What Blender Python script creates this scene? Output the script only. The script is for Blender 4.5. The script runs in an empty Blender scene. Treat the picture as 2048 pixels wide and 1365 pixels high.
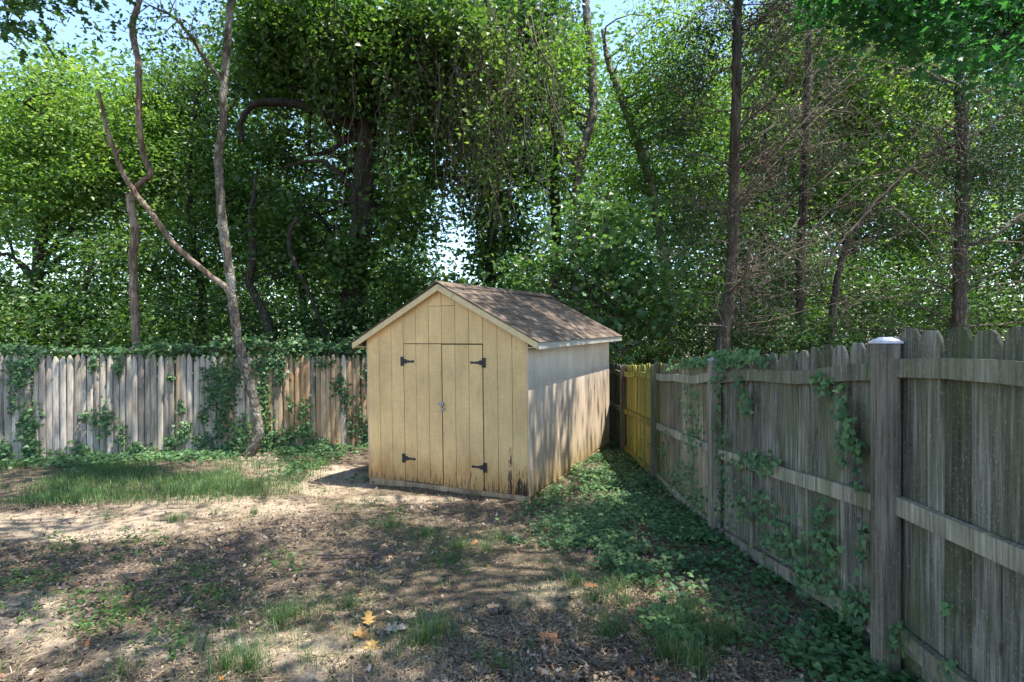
import bpy, math, random
import numpy as np
from mathutils import Vector, Euler, Matrix

rng = np.random.default_rng(7)
random.seed(7)
S = bpy.context.scene
COL = S.collection

# ------------------------------------------------------------------ camera, sky, sun, exposure
F = 1138.0
CAMZ = 2.0
cam_d = bpy.data.cameras.new('camera')
cam = bpy.data.objects.new('camera', cam_d)
COL.objects.link(cam)
cam.location = (0, 0, CAMZ)
cam.rotation_euler = (math.radians(90), 0, 0)
cam_d.sensor_width = 36
cam_d.lens = 36 * F / 2048
cam_d.clip_end = 1500
S.camera = cam

SUN_EL = math.radians(70)
SUN_AZ = math.atan2(0.95, -0.31)          # measured from +Y towards +X
sun_dir = Vector((math.sin(SUN_AZ) * math.cos(SUN_EL), math.cos(SUN_AZ) * math.cos(SUN_EL), math.sin(SUN_EL)))
w = bpy.data.worlds.new('World')
S.world = w
w.use_nodes = True
nt = w.node_tree
sky = nt.nodes.new('ShaderNodeTexSky')
sky.sky_type = 'NISHITA'
sky.sun_disc = False
sky.sun_elevation = SUN_EL
sky.sun_rotation = SUN_AZ
sky.air_density = 1.0
sky.dust_density = .4
sky.ozone_density = 2.0
nt.links.new(sky.outputs[0], nt.nodes['Background'].inputs[0])
nt.nodes['Background'].inputs[1].default_value = 0.15
sl = bpy.data.lights.new('sun', 'SUN')
sl.energy = 4.0
sl.angle = math.radians(0.55)
sl.color = (1.0, 0.95, 0.86)
so = bpy.data.objects.new('sun', sl)
COL.objects.link(so)
so.location = (10, 2, 30)
so.rotation_euler = (-sun_dir).to_track_quat('-Z', 'Y').to_euler()
S.view_settings.view_transform = 'Standard'
S.view_settings.look = 'None'
S.view_settings.gamma = 1.0
S.view_settings.use_curve_mapping = False
S.view_settings.exposure = 1.7
S.cycles.max_bounces = 7
S.cycles.diffuse_bounces = 4
S.cycles.glossy_bounces = 2
S.cycles.transmission_bounces = 4
S.cycles.use_denoising = True
S.cycles.caustics_reflective = False
S.cycles.caustics_refractive = False
S.cycles.sample_clamp_indirect = 8

# ------------------------------------------------------------------ helpers
def at(px, py, d):
    return np.array(((px - 1024) / F * d, d, CAMZ - (py - 682.5) / F * d))

def proj(P):
    return 1024 + P[:, 0] / P[:, 1] * F, 682.5 - (P[:, 2] - CAMZ) / P[:, 1] * F

def tag(o, label=None, cat=None, group=None, kind=None):
    if label: o['label'] = label
    if cat: o['category'] = cat
    if group: o['group'] = group
    if kind: o['kind'] = kind
    return o

def empty(name, loc=(0, 0, 0), rot=(0, 0, 0)):
    o = bpy.data.objects.new(name, None)
    o.location = loc
    o.rotation_euler = rot
    o.empty_display_size = 0.1
    COL.objects.link(o)
    return o

def link(name, me, mat=None, parent=None, loc=None, rot=None, scale=None):
    o = bpy.data.objects.new(name, me)
    if mat is not None and len(me.materials) == 0:
        me.materials.append(mat)
    COL.objects.link(o)
    if parent is not None:
        o.parent = parent
    if loc is not None: o.location = loc
    if rot is not None: o.rotation_euler = rot
    if scale is not None: o.scale = scale
    return o

def child_world(o, root):
    """mesh given in world coordinates, parented to an un-rotated empty"""
    o.parent = root
    o.location = [-c for c in root.location]
    return o

def mesh_np(name, V, T, tint=None, smooth=False):
    """triangle mesh from numpy arrays"""
    me = bpy.data.meshes.new(name)
    V = np.ascontiguousarray(V, dtype=np.float32); T = np.ascontiguousarray(T, dtype=np.int32)
    me.vertices.add(len(V)); me.vertices.foreach_set('co', V.ravel())
    me.loops.add(T.size); me.loops.foreach_set('vertex_index', T.ravel())
    me.polygons.add(len(T))
    me.polygons.foreach_set('loop_start', np.arange(0, T.size, T.shape[1], dtype=np.int32))
    me.polygons.foreach_set('loop_total', np.full(len(T), T.shape[1], dtype=np.int32))
    if smooth:
        me.polygons.foreach_set('use_smooth', np.ones(len(T), dtype=bool))
    me.update(calc_edges=True)
    if tint is not None:
        a = me.attributes.new('tint', 'FLOAT', 'POINT')
        a.data.foreach_set('value', np.ascontiguousarray(tint, dtype=np.float32))
    return me

class MB:
    """small polygon builder"""
    def __init__(s): s.v = []; s.f = []
    def box(s, x0, x1, y0, y1, z0, z1, b=0.0):
        return s.prism([(x0, y0), (x1, y0), (x1, y1), (x0, y1)], z0, z1)
    def prism(s, pts, z0, z1, M=None):
        n = len(pts); k = len(s.v)
        vv = [(p[0], p[1], z0) for p in pts] + [(p[0], p[1], z1) for p in pts]
        if M is not None: vv = [tuple(M @ Vector(q)) for q in vv]
        s.v += vv
        s.f.append([k + i for i in range(n)][::-1]); s.f.append([k + n + i for i in range(n)])
        for i in range(n):
            j = (i + 1) % n
            s.f.append([k + i, k + j, k + n + j, k + n + i])
        return s
    def extr_y(s, pts, y0, y1):
        """polygon in the xz plane extruded along y (pts counter-clockwise seen from -y)"""
        n = len(pts); k = len(s.v)
        s.v += [(p[0], y0, p[1]) for p in pts] + [(p[0], y1, p[1]) for p in pts]
        s.f.append([k + i for i in range(n)]); s.f.append([k + n + i for i in range(n)][::-1])
        for i in range(n):
            j = (i + 1) % n
            s.f.append([k + j, k + i, k + n + i, k + n + j])
        return s
    def build(s, name, bevel=0.0):
        me = bpy.data.meshes.new(name)
        me.from_pydata(s.v, [], s.f)
        me.update()
        if bevel > 0:
            import bmesh
            bm = bmesh.new(); bm.from_mesh(me)
            bmesh.ops.recalc_face_normals(bm, faces=bm.faces)
            bmesh.ops.bevel(bm, geom=list(bm.edges), offset=bevel, segments=1, affect='EDGES', clamp_overlap=True)
            bm.to_mesh(me); bm.free()
        return me

def smooth_path(pts, n):
    """Catmull-Rom through control rows (any number of columns)"""
    P = np.array(pts, dtype=float)
    P = np.vstack([2 * P[0] - P[1], P, 2 * P[-1] - P[-2]])
    m = len(P) - 3
    out = []
    for t in np.linspace(0, m - 1e-6, n):
        i = int(t); f = t - i
        a, b, c, d = P[i], P[i + 1], P[i + 2], P[i + 3]
        out.append(0.5 * ((2 * b) + (-a + c) * f + (2 * a - 5 * b + 4 * c - d) * f * f + (-a + 3 * b - 3 * c + d) * f ** 3))
    return np.array(out)

def tubes(paths, sides=5, rough=0.0, cap=True):
    """paths: list of (n,4) arrays x,y,z,r -> V, T"""
    Vs, Ts, k = [], [], 0
    ang = np.arange(sides) * 2 * math.pi / sides
    ca, sa = np.cos(ang), np.sin(ang)
    for Q in paths:
        P = Q[:, :3]; R = Q[:, 3]; n = len(P)
        T = np.gradient(P, axis=0); T /= np.linalg.norm(T, axis=1, keepdims=True) + 1e-9
        mean = T.mean(0)
        ref = np.eye(3)[np.argmin(np.abs(mean))]
        A = np.cross(T, ref); A /= np.linalg.norm(A, axis=1, keepdims=True) + 1e-9
        B = np.cross(T, A)
        rr = R[:, None] * np.ones(sides)
        if rough > 0:
            rr = rr * (1 + rough * rng.standard_normal((n, sides)))
        V = P[:, None, :] + rr[..., None] * (ca[None, :, None] * A[:, None, :] + sa[None, :, None] * B[:, None, :])
        V = V.reshape(-1, 3)
        i = np.arange(n - 1)[:, None] * sides; j = np.arange(sides)[None, :]; j2 = (j + 1) % sides
        a = (i + j).ravel(); b = (i + j2).ravel(); c = (i + sides + j2).ravel(); d = (i + sides + j).ravel()
        T1 = np.stack([a, b, c], 1); T2 = np.stack([a, c, d], 1)
        tt = [T1 + k, T2 + k]
        if cap:
            e = (n - 1) * sides
            tt.append(np.array([[e, e + q, e + q + 1] for q in range(1, sides - 1)]) + k)
        Vs.append(V); Ts += tt; k += len(V)
    return np.vstack(Vs), np.vstack(Ts)

def fan(o): return [(0, i, i + 1) for i in range(1, len(o) - 1)]
def tmpl(pts, tris):
    return np.array(pts, float), np.array(tris)
OVAL = tmpl([(0, 0, 0), (.28, .42, .07), (0, 1, -.14), (-.28, .42, .07)], [(0, 1, 2), (0, 2, 3)])
_h = [(0, .02, 0), (.34, -.03, .03), (.42, .34, .06), (0, 1, -.14), (-.42, .34, .06), (-.34, -.03, .03)]
HEART = tmpl(_h, [(0, 1, 2), (0, 2, 3), (0, 3, 4), (0, 4, 5)])
_m = [(0, .33, .04), (0, 0, 0), (.5, .12, -.05), (.26, .36, 0), (.44, .74, -.06), (.14, .58, 0), (0, 1, -.1), (-.14, .58, 0), (-.44, .74, -.06), (-.26, .36, 0), (-.5, .12, -.05)]
MAPLE = tmpl(_m, [(0, i, i + 1) for i in range(1, 10)] + [(0, 10, 1)])
_i = [(0, .3, .05), (0, .05, 0), (.3, -.08, -.02), (.5, .3, -.04), (.24, .46, 0), (0, .98, -.08), (-.24, .46, 0), (-.5, .3, -.04), (-.3, -.08, -.02)]
IVY = tmpl(_i, [(0, i, i + 1) for i in range(1, 8)] + [(0, 8, 1)])
_o = [(0, 0, 0), (.1, .12, .02), (.3, .2, .12), (.12, .34, .02), (.38, .52, .16), (.13, .58, .03), (.2, .85, .1), (0, 1, -.05), (-.2, .85, .12), (-.13, .58, .03), (-.38, .52, .1), (-.12, .34, .02), (-.3, .2, .14), (-.1, .12, .02)]
OAK = tmpl(_o, [(0, 1, 13), (1, 2, 3), (1, 3, 13), (3, 11, 13), (11, 12, 13), (3, 4, 5), (3, 5, 9), (3, 9, 11), (9, 10, 11), (5, 6, 7), (5, 7, 9), (7, 8, 9)])

def unit(a): return a / (np.linalg.norm(a, axis=1, keepdims=True) + 1e-9)

def leaves(P, Nrm, size, tint, template, D=None):
    """batch of leaves -> V, T, tint per vertex. D: preferred pointing direction"""
    tv, tt = template
    n = len(P)
    if D is None: D = rng.standard_normal((n, 3))
    D = unit(D - (D * Nrm).sum(1, keepdims=True) * Nrm)
    X = np.cross(D, Nrm)
    tvv = tv[None] * np.stack([np.ones(n), np.ones(n), rng.uniform(-.3, 1.8, n)], 1)[:, None, :]
    s = np.asarray(size).reshape(-1, 1, 1) * np.ones((n, 1, 1))
    V = P[:, None] + s * (tvv[..., 0:1] * X[:, None] + tvv[..., 1:2] * D[:, None] + tvv[..., 2:3] * Nrm[:, None])
    k = len(tv)
    T = (tt[None] + (np.arange(n) * k)[:, None, None]).reshape(-1, 3)
    return V.reshape(-1, 3), T, np.repeat(tint, k)

def merge(parts):
    Vs, Ts, Us, k = [], [], [], 0
    for V, T, U in parts:
        Vs.append(V); Ts.append(T + k); Us.append(U); k += len(V)
    return np.vstack(Vs), np.vstack(Ts), np.concatenate(Us)

# cheap smooth 3D value noise in numpy
_tab = np.random.default_rng(3).random((32, 32, 32))
def vnoise(P, sc):
    Q = P * sc + 100.0
    I = np.floor(Q).astype(int); f = Q - I; f = f * f * (3 - 2 * f)
    r = 0
    for dx in (0, 1):
        for dy in (0, 1):
            for dz in (0, 1):
                w_ = (f[:, 0] if dx else 1 - f[:, 0]) * (f[:, 1] if dy else 1 - f[:, 1]) * (f[:, 2] if dz else 1 - f[:, 2])
                r = r + w_ * _tab[(I[:, 0] + dx) % 32, (I[:, 1] + dy) % 32, (I[:, 2] + dz) % 32]
    return r

# ------------------------------------------------------------------ materials
class NT:
    def __init__(s, name):
        s.m = bpy.data.materials.new(name); s.m.use_nodes = True
        s.t = s.m.node_tree; s.b = s.t.nodes['Principled BSDF']; s.out = s.t.nodes['Material Output']
        s.pos = None
    def n(s, typ, **kw):
        q = s.t.nodes.new(typ)
        for k, v in kw.items():
            if k.startswith('_'): setattr(q, k[1:], v)
        return q
    def l(s, a, b): s.t.links.new(a, b)
    def P(s):
        if s.pos is None: s.pos = s.n('ShaderNodeNewGeometry').outputs['Position']
        return s.pos
    def scaled(s, sc, src=None):
        q = s.n('ShaderNodeMapping'); q.inputs['Scale'].default_value = sc
        s.l(src if src is not None else s.P(), q.inputs[0]); return q.outputs[0]
    def noise(s, sc=(1, 1, 1), scale=1.0, detail=4, rough=0.55, src=None, dist=0.0):
        q = s.n('ShaderNodeTexNoise'); q.inputs['Scale'].default_value = scale
        q.inputs['Detail'].default_value = detail; q.inputs['Roughness'].default_value = rough
        q.inputs['Distortion'].default_value = dist
        s.l(s.scaled(sc, src), q.inputs['Vector']); return q.outputs[0]
    def ramp(s, fac, stops, interp='LINEAR'):
        q = s.n('ShaderNodeValToRGB'); e = q.color_ramp.elements
        q.color_ramp.interpolation = interp
        while len(e) < len(stops): e.new(0.5)
        for i, (p, c) in enumerate(stops):
            e[i].position = p
            e[i].color = (c, c, c, 1) if isinstance(c, (int, float)) else (*c, 1)
        s.l(fac, q.inputs[0]); return q.outputs[0]
    def mix(s, fac, a, b, mode='MIX'):
        q = s.n('ShaderNodeMix'); q.data_type = 'RGBA'; q.blend_type = mode
        for src, idx in ((fac, 0), (a, 6), (b, 7)):
            if isinstance(src, (int, float)): q.inputs[idx].default_value = src if idx == 0 else (src, src, src, 1)
            elif isinstance(src, tuple): q.inputs[idx].default_value = (*src, 1)
            else: s.l(src, q.inputs[idx])
        return q.outputs[2]
    def math(s, op, a, b=0.5, clamp=False):
        q = s.n('ShaderNodeMath'); q.operation = op; q.use_clamp = clamp
        for i, src in enumerate((a, b)):
            if isinstance(src, (int, float)): q.inputs[i].default_value = src
            else: s.l(src, q.inputs[i])
        return q.outputs[0]
    def axis(s, i, src=None):
        q = s.n('ShaderNodeSeparateXYZ'); s.l(src if src is not None else s.P(), q.inputs[0]); return q.outputs[i]
    def rnd(s): return s.n('ShaderNodeObjectInfo').outputs['Random']
    def attr(s, name):
        q = s.n('ShaderNodeAttribute'); q.attribute_name = name; return q.outputs['Fac']
    def bump(s, h, strength=0.4, dist=0.01):
        q = s.n('ShaderNodeBump'); q.inputs['Strength'].default_value = strength; q.inputs['Distance'].default_value = dist
        s.l(h, q.inputs['Height']); s.l(q.outputs[0], s.b.inputs['Normal'])
    def fin(s, col=None, rough=0.8, spec=0.3):
        if col is not None:
            if isinstance(col, tuple): s.b.inputs['Base Color'].default_value = (*col, 1)
            else: s.l(col, s.b.inputs['Base Color'])
        if isinstance(rough, (int, float)): s.b.inputs['Roughness'].default_value = rough
        else: s.l(rough, s.b.inputs['Roughness'])
        s.b.inputs['Specular IOR Level'].default_value = spec
        return s.m

def leaf_mat(name, dark, mid, light, trans=0.45, rough=0.42, spec=0.5):
    a = NT(name)
    t = a.attr('tint')
    col = a.ramp(t, [(0.0, dark), (0.5, mid), (1.0, light)])
    a.fin(col, rough, spec)
    tr = a.n('ShaderNodeBsdfTranslucent')
    tc = a.mix(0.6, col, a.mix(1.0, col, (2.0, 2.0, .5), 'MULTIPLY'))
    a.l(tc, tr.inputs[0])
    ms = a.n('ShaderNodeMixShader'); ms.inputs[0].default_value = trans
    a.l(a.b.outputs[0], ms.inputs[1]); a.l(tr.outputs[0], ms.inputs[2]); a.l(ms.outputs[0], a.out.inputs[0])
    return a.m

M = {}
M['leaf_bright'] = leaf_mat('bright_leaf', (.05, .12, .02), (.095, .195, .035), (.22, .31, .10), .5)
M['leaf_mid'] = leaf_mat('green_leaf', (.028, .075, .018), (.052, .12, .027), (.14, .22, .07), .45)
M['leaf_dark'] = leaf_mat('dark_leaf', (.02, .055, .018), (.036, .095, .028), (.075, .16, .045), .4)
M['leaf_pale'] = leaf_mat('pale_maple_leaf', (.045, .11, .04), (.08, .17, .06), (.13, .24, .09), .4, .38, .7)
M['leaf_teal'] = leaf_mat('shaded_maple_leaf', (.02, .085, .03), (.03, .13, .045), (.05, .18, .06), .5)
M['needle'] = leaf_mat('cedar_spray', (.015, .04, .014), (.028, .065, .022), (.05, .10, .03), .2, .6, .3)
M['ivy'] = leaf_mat('ivy_leaf', (.025, .07, .028), (.065, .145, .055), (.15, .25, .09), .3, .5, .4)
M['grass'] = leaf_mat('grass_blade', (.04, .10, .035), (.08, .17, .06), (.26, .27, .12), .4, .5, .4)
M['litter'] = None

def litter():
    a = NT('dry_leaf')
    t = a.attr('tint')
    col = a.ramp(t, [(0, (.055, .04, .034)), (.35, (.14, .10, .078)), (.62, (.29, .22, .17)), (.86, (.50, .41, .32)), (.94, (.38, .15, .05)), (1, (.40, .27, .09))])
    n = a.noise(scale=60)
    col = a.mix(1.0, col, a.ramp(n, [(.3, .65), (.7, 1.15)]), 'MULTIPLY')
    return a.fin(col, .75, .25)
M['litter'] = litter()
def straw():
    a = NT('dry_straw')
    col = a.ramp(a.attr('tint'), [(0, (.13, .09, .06)), (.5, (.28, .21, .13)), (1, (.50, .40, .26))])
    return a.fin(col, .7, .3)
M['straw'] = straw()

def bark(name, c0, c1, c2, sc=18, bump=.9, lichen=None, stretch=.25):
    a = NT(name)
    n = a.noise((1, 1, stretch), sc, 6, .65, dist=.4)
    v = a.n('ShaderNodeTexVoronoi'); v.feature = 'DISTANCE_TO_EDGE'; v.inputs['Scale'].default_value = sc * 1.6
    a.l(a.scaled((1, 1, stretch)), v.inputs['Vector'])
    vv = a.ramp(v.outputs['Distance'], [(0, 0), (.18, 1)])
    h = a.math('ADD', a.math('MULTIPLY', n, 1.0), a.math('MULTIPLY', vv, .35))
    col = a.ramp(n, [(.3, c0), (.52, c1), (.72, c2)])
    col = a.mix(a.math('MULTIPLY', a.math('SUBTRACT', 1, vv), .55), col, c0)
    if lichen:
        big = a.noise(scale=3.0, detail=5)
        col = a.mix(a.ramp(big, [(.5, 0), (.62, .8)]), col, lichen)
    a.bump(h, bump, .03)
    return a.fin(col, .9, .15)
M['bark_dark'] = bark('dark_bark', (.025, .02, .016), (.062, .052, .04), (.115, .10, .078))
M['bark_cedar'] = bark('cedar_bark', (.04, .031, .025), (.115, .092, .072), (.24, .20, .16), 14, 1.0, None, .12)
M['bark_grey'] = bark('grey_bark', (.06, .047, .038), (.17, .14, .11), (.34, .30, .25), 9, 1.0, (.30, .29, .24), .5)
M['bark_pale'] = bark('peeled_pale_bark', (.08, .05, .035), (.24, .165, .12), (.45, .35, .27), 10, 1.0, (.33, .26, .20), .18)
M['twig'] = bark('dead_twig', (.07, .055, .042), (.15, .125, .10), (.29, .25, .20), 30, .3)
M['stick'] = bark('stick_bark', (.08, .06, .05), (.17, .13, .105), (.30, .25, .20), 30, .6)

def weathered(name, base, dark, pale, algae, alg_amt=.35, zlo=0.0, sun_warm=None):
    a = NT(name)
    ov = a.n('ShaderNodeTexCoord').outputs['Object']
    r = a.rnd()
    off = a.n('ShaderNodeVectorMath'); off.operation = 'ADD'
    a.l(a.P(), off.inputs[0])
    cx = a.n('ShaderNodeCombineXYZ'); a.l(a.math('MULTIPLY', r, 37.0), cx.inputs[2]); a.l(cx.outputs[0], off.inputs[1])
    src = off.outputs[0]
    grain = a.noise((26, 26, 1.1), 2.2, 6, .65, src)
    fine = a.noise((60, 60, 4), 3.0, 4, .6, src)
    blot = a.noise((5, 5, 1.0), 1.4, 5, .6, src)
    speck = a.noise((1, 1, .7), 90, 4, .7, src)
    col = a.ramp(grain, [(.28, dark), (.5, base), (.75, pale)])
    col = a.mix(1.0, col, a.ramp(blot, [(.3, .42), (.5, .95), (.72, 1.45)]), 'MULTIPLY')
    col = a.mix(1.0, col, a.ramp(r, [(0, .58), (1, 1.32)]), 'MULTIPLY')
    col = a.mix(a.ramp(speck, [(.56, 0), (.68, .5)]), col, pale)
    if algae:
        g = a.noise((3, 3, .5), 1.7, 4, .6)
        col = a.mix(a.math('MULTIPLY', a.ramp(g, [(.45, 0), (.68, 1)]), alg_amt), col, algae)
    if sun_warm:
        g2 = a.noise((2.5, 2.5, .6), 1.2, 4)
        col = a.mix(a.math('MULTIPLY', a.ramp(g2, [(.4, 0), (.62, 1)]), .6), col, sun_warm)  # sunlit warmth mixed into the wood colour in patches
    # knots
    kn = a.n('ShaderNodeTexVoronoi'); kn.inputs['Scale'].default_value = 1.0
    a.l(a.scaled((7, 7, 3.0), src), kn.inputs['Vector'])
    col = a.mix(a.ramp(kn.outputs['Distance'], [(.05, .8), (.10, 0)]), col, dark)
    a.bump(a.math('ADD', grain, a.math('MULTIPLY', fine, .6)), .55, .008)
    return a.fin(col, .88, .15)
M['fence_l'] = weathered('stockade_wood', (.46, .39, .32), (.22, .17, .13), (.60, .53, .45), (.20, .19, .12), .25)
M['fence_l_sun'] = weathered('stockade_wood_sunlit', (.44, .32, .21), (.20, .12, .065), (.56, .44, .31), (.18, .17, .08), .3, sun_warm=(.42, .23, .10))  # orange tint stands for warm sunlight on these stakes
M['fence_r'] = weathered('grey_picket_wood', (.165, .148, .112), (.04, .034, .025), (.42, .39, .33), (.085, .105, .035), .65)
M['fence_rt'] = weathered('brown_picket_wood', (.28, .22, .15), (.11, .08, .05), (.42, .36, .27), (.18, .19, .06), .45)
M['fence_y'] = weathered('yellow_green_picket_wood', (.30, .255, .07), (.12, .11, .03), (.46, .41, .17), (.18, .24, .04), .8)
M['rail'] = weathered('rail_wood', (.26, .225, .165), (.085, .07, .05), (.44, .40, .32), (.15, .18, .07), .45)
M['post'] = weathered('post_wood', (.19, .16, .12), (.075, .062, .045), (.33, .29, .23), (.11, .13, .045), .4)

def simple(name, col, rough=.5, spec=.5, metal=0, vary=.15, scale=20):
    a = NT(name)
    n = a.noise(scale=scale, detail=5)
    c = a.mix(1.0, col, a.ramp(n, [(.3, 1 - vary), (.7, 1 + vary)]), 'MULTIPLY')
    a.bump(n, .15, .004)
    a.fin(c, rough, spec); a.b.inputs['Metallic'].default_value = metal
    return a.m
M['iron'] = simple('black_iron', (.018, .018, .02), .5, .5, 0, .3, 60)
M['steel'] = simple('dull_steel', (.34, .33, .31), .45, .5, .7, .3, 60)
M['cap'] = simple('pale_post_cap', (.62, .60, .66), .4, .4, 0, .2, 30)
M['cap_g'] = simple('grey_post_cap', (.45, .45, .47), .4, .4, .3, .2, 30)

def paint(name, base, worn, stain, zfade, side=False):
    """peeling paint over rough plywood siding; local coords of the shed through position"""
    a = NT(name)
    grain = a.noise((30, 30, 1.2), 2.4, 6, .65)
    weave = a.noise((6, 6, 70), 1.6, 4, .6)
    blot = a.noise((1, 1, .7), 2.3, 5, .6)
    zz = a.axis(2)
    col = a.mix(1.0, base, a.ramp(grain, [(.3, .86), (.7, 1.10)]), 'MULTIPLY')
    col = a.mix(1.0, col, a.ramp(weave, [(.35, .93), (.65, 1.05)]), 'MULTIPLY')
    col = a.mix(1.0, col, a.ramp(blot, [(.32, .80), (.66, 1.08)]), 'MULTIPLY')
    col = a.mix(1.0, col, a.ramp(a.rnd(), [(0, .95), (1, 1.04)]), 'MULTIPLY')
    # splash-back stain rising from the ground, broken by noise
    s = a.noise((3, 3, 1.3), 2.0, 5, .65)
    h = a.math('ADD', zz, a.math('MULTIPLY', s, -0.85))
    st = a.ramp(a.math('ADD', h, .5), [(.15, 1.0), (.30, .75), (zfade, 0)])
    col = a.mix(a.math('MULTIPLY', st, .95), col, stain)
    # worn raw wood flakes near the foot
    fl = a.noise((34, 34, 4), 1.5, 5, .7)
    hf = a.ramp(zz, [(.08, 1), (.38, .0)])
    fm = a.ramp(a.math('ADD', fl, a.math('MULTIPLY', hf, .17)), [(.66, 0), (.70, 1)])
    col = a.mix(a.math('MULTIPLY', fm, .85), col, worn)
    # tiny nail heads / specks
    sp = a.n('ShaderNodeTexVoronoi'); sp.inputs['Scale'].default_value = 1
    a.l(a.scaled((7, 7, 4)), sp.inputs['Vector'])
    col = a.mix(a.ramp(sp.outputs['Distance'], [(.018, .7), (.028, 0)]), col, (.08, .05, .03))
    if not side:
        # dark bare streaks low on the right-hand boards
        x = a.axis(0)
        def blob(x0, wx, z0, z1, thr):
            fx = a.ramp(a.math('DIVIDE', a.math('ABSOLUTE', a.math('SUBTRACT', x, x0)), wx), [(.3, 1), (1, 0)])
            fz = a.math('MULTIPLY', a.ramp(a.math('DIVIDE', a.math('SUBTRACT', zz, z0), z1 - z0), [(0, 1), (.55, .85), (1, 0)]), fx)
            dk = a.noise((60, 60, 7), 1.2, 5, .7)
            return a.ramp(a.math('ADD', dk, a.math('MULTIPLY', fz, .35)), [(thr, 0), (thr + .05, 1)])
        col = a.mix(blob(.13, .20, -.1, .50, .72), col, (.035, .022, .014))
        col = a.mix(blob(-.02, .045, .05, .95, .74), col, (.06, .035, .02))
    a.bump(a.math('ADD', a.math('ADD', grain, a.math('MULTIPLY', weave, .5)), a.math('MULTIPLY', fm, -.8)), .35, .006)
    return a.fin(col, .62, .3)
M['paint_front'] = paint('yellow_cream_paint', (.76, .50, .225), (.16, .09, .045), (.47, .235, .07), .62)
M['paint_side'] = paint('faded_beige_paint', (.62, .49, .36), (.18, .12, .08), (.46, .33, .16), .55, True)
def trim(name, base, under):
    a = NT(name)
    n = a.noise((4, 4, 4), 3.2, 6, .7)
    f = a.noise((9, 3, 9), 5, 5, .7)
    col = a.mix(1.0, base, a.ramp(n, [(.3, .88), (.7, 1.08)]), 'MULTIPLY')
    pe = a.ramp(f, [(.60, 0), (.64, 1)])
    col = a.mix(a.math('MULTIPLY', pe, .85), col, under)
    a.bump(a.math('ADD', n, a.math('MULTIPLY', pe, -1)), .35, .006)
    return a.fin(col, .65, .3)
M['trim'] = trim('cream_trim_paint', (.66, .49, .26), (.14, .10, .07))
M['trim_side'] = trim('peeling_white_trim', (.36, .335, .28), (.14, .105, .08))
M['skid'] = weathered('mossy_skid_wood', (.28, .22, .11), (.13, .10, .05), (.42, .34, .18), (.25, .25, .05), .6)
M['baseboard'] = weathered('base_board_wood', (.44, .29, .16), (.25, .15, .08), (.52, .38, .24), None)
M['gap'] = simple('dark_gap', (.03, .022, .016), .9, .1)
def shingle_mat():
    a = NT('asphalt_shingle')
    g = a.noise(scale=160, detail=3)
    b = a.noise(scale=2.4, detail=5)
    c = a.ramp(g, [(.3, (.055, .042, .032)), (.5, (.135, .102, .078)), (.72, (.30, .24, .185))])
    c = a.mix(1.0, c, a.ramp(b, [(.3, .75), (.7, 1.15)]), 'MULTIPLY')
    c = a.mix(1.0, c, a.ramp(a.rnd(), [(0, .78), (1, 1.2)]), 'MULTIPLY')
    a.bump(g, .7, .006)
    return a.fin(c, .95, .1)
M['shingle'] = shingle_mat()

# ------------------------------------------------------------------ ground
_c = [(1.7, 2.65, .43), (1.78, 5.09, .25), (1.86, 7.54, .13), (1.93, 10.08, .03), (.21, 7.04, -.01), (-2.0, 8.06, -.02),
      (1.2, 9, .06), (-8.46, 9.4, -.04), (-2.83, 11.4, -.12), (-5.6, 10.4, -.08), (0, 2.4, .47), (-5, 3, .42), (0, 0, .58), (-4, 6, .16), (-8, 5, .18), (4, 12, -.1), (4, 0, .55), (-8, 0, .55), (-10, 12, -.12)]
_c = np.array(_c)
def _basis(x, y):
    x = np.clip(x, -11, 4); y = np.clip(y, -2, 12.5)
    return np.stack([np.ones_like(x), x, y, y * y, x * y, y ** 3], -1)
_w = np.linalg.lstsq(_basis(_c[:, 0], _c[:, 1]), _c[:, 2], rcond=None)[0]
_res = _c[:, 2] - _basis(_c[:, 0], _c[:, 1]) @ _w
def gz(x, y):
    x = np.asarray(x, float); y = np.asarray(y, float)
    z = _basis(x, y) @ _w
    d = np.sqrt((x[..., None] - _c[:, 0]) ** 2 + (y[..., None] - _c[:, 1]) ** 2) + .6
    ww = 1 / d ** 3
    wt = ww.sum(-1)
    return z + (ww * _res).sum(-1) / np.maximum(wt, .3)

def ell(px, py, cx, cy, rx, ry):
    return np.clip(1.6 - np.sqrt(((px - cx) / rx) ** 2 + ((py - cy) / ry) ** 2) * 1.0, 0, 1)
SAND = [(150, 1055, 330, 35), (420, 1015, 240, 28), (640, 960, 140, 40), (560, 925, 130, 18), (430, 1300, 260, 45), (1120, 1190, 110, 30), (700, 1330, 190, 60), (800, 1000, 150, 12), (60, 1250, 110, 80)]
LIT = [(150, 1060, 260, 34), (420, 1020, 230, 28), (640, 955, 150, 36), (540, 925, 170, 20), (200, 975, 160, 10), (390, 985, 120, 14), (60, 1160, 90, 22), (130, 1260, 110, 28), (470, 1310, 130, 26), (700, 1350, 120, 20),
       (760, 1210, 130, 24), (640, 1125, 120, 16), (850, 1000, 150, 12), (985, 1092, 60, 16), (1170, 1185, 80, 22), (1205, 955, 85, 45), (870, 1045, 70, 10), (1090, 1060, 70, 10), (1210, 1265, 70, 14), (880, 1310, 80, 14), (300, 1190, 60, 10), (560, 1190, 60, 8), (1230, 1310, 50, 10)]
def field(L, px, py):
    r = np.zeros_like(px)
    for e in L: r = np.maximum(r, ell(px, py, *e))
    return r

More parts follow.
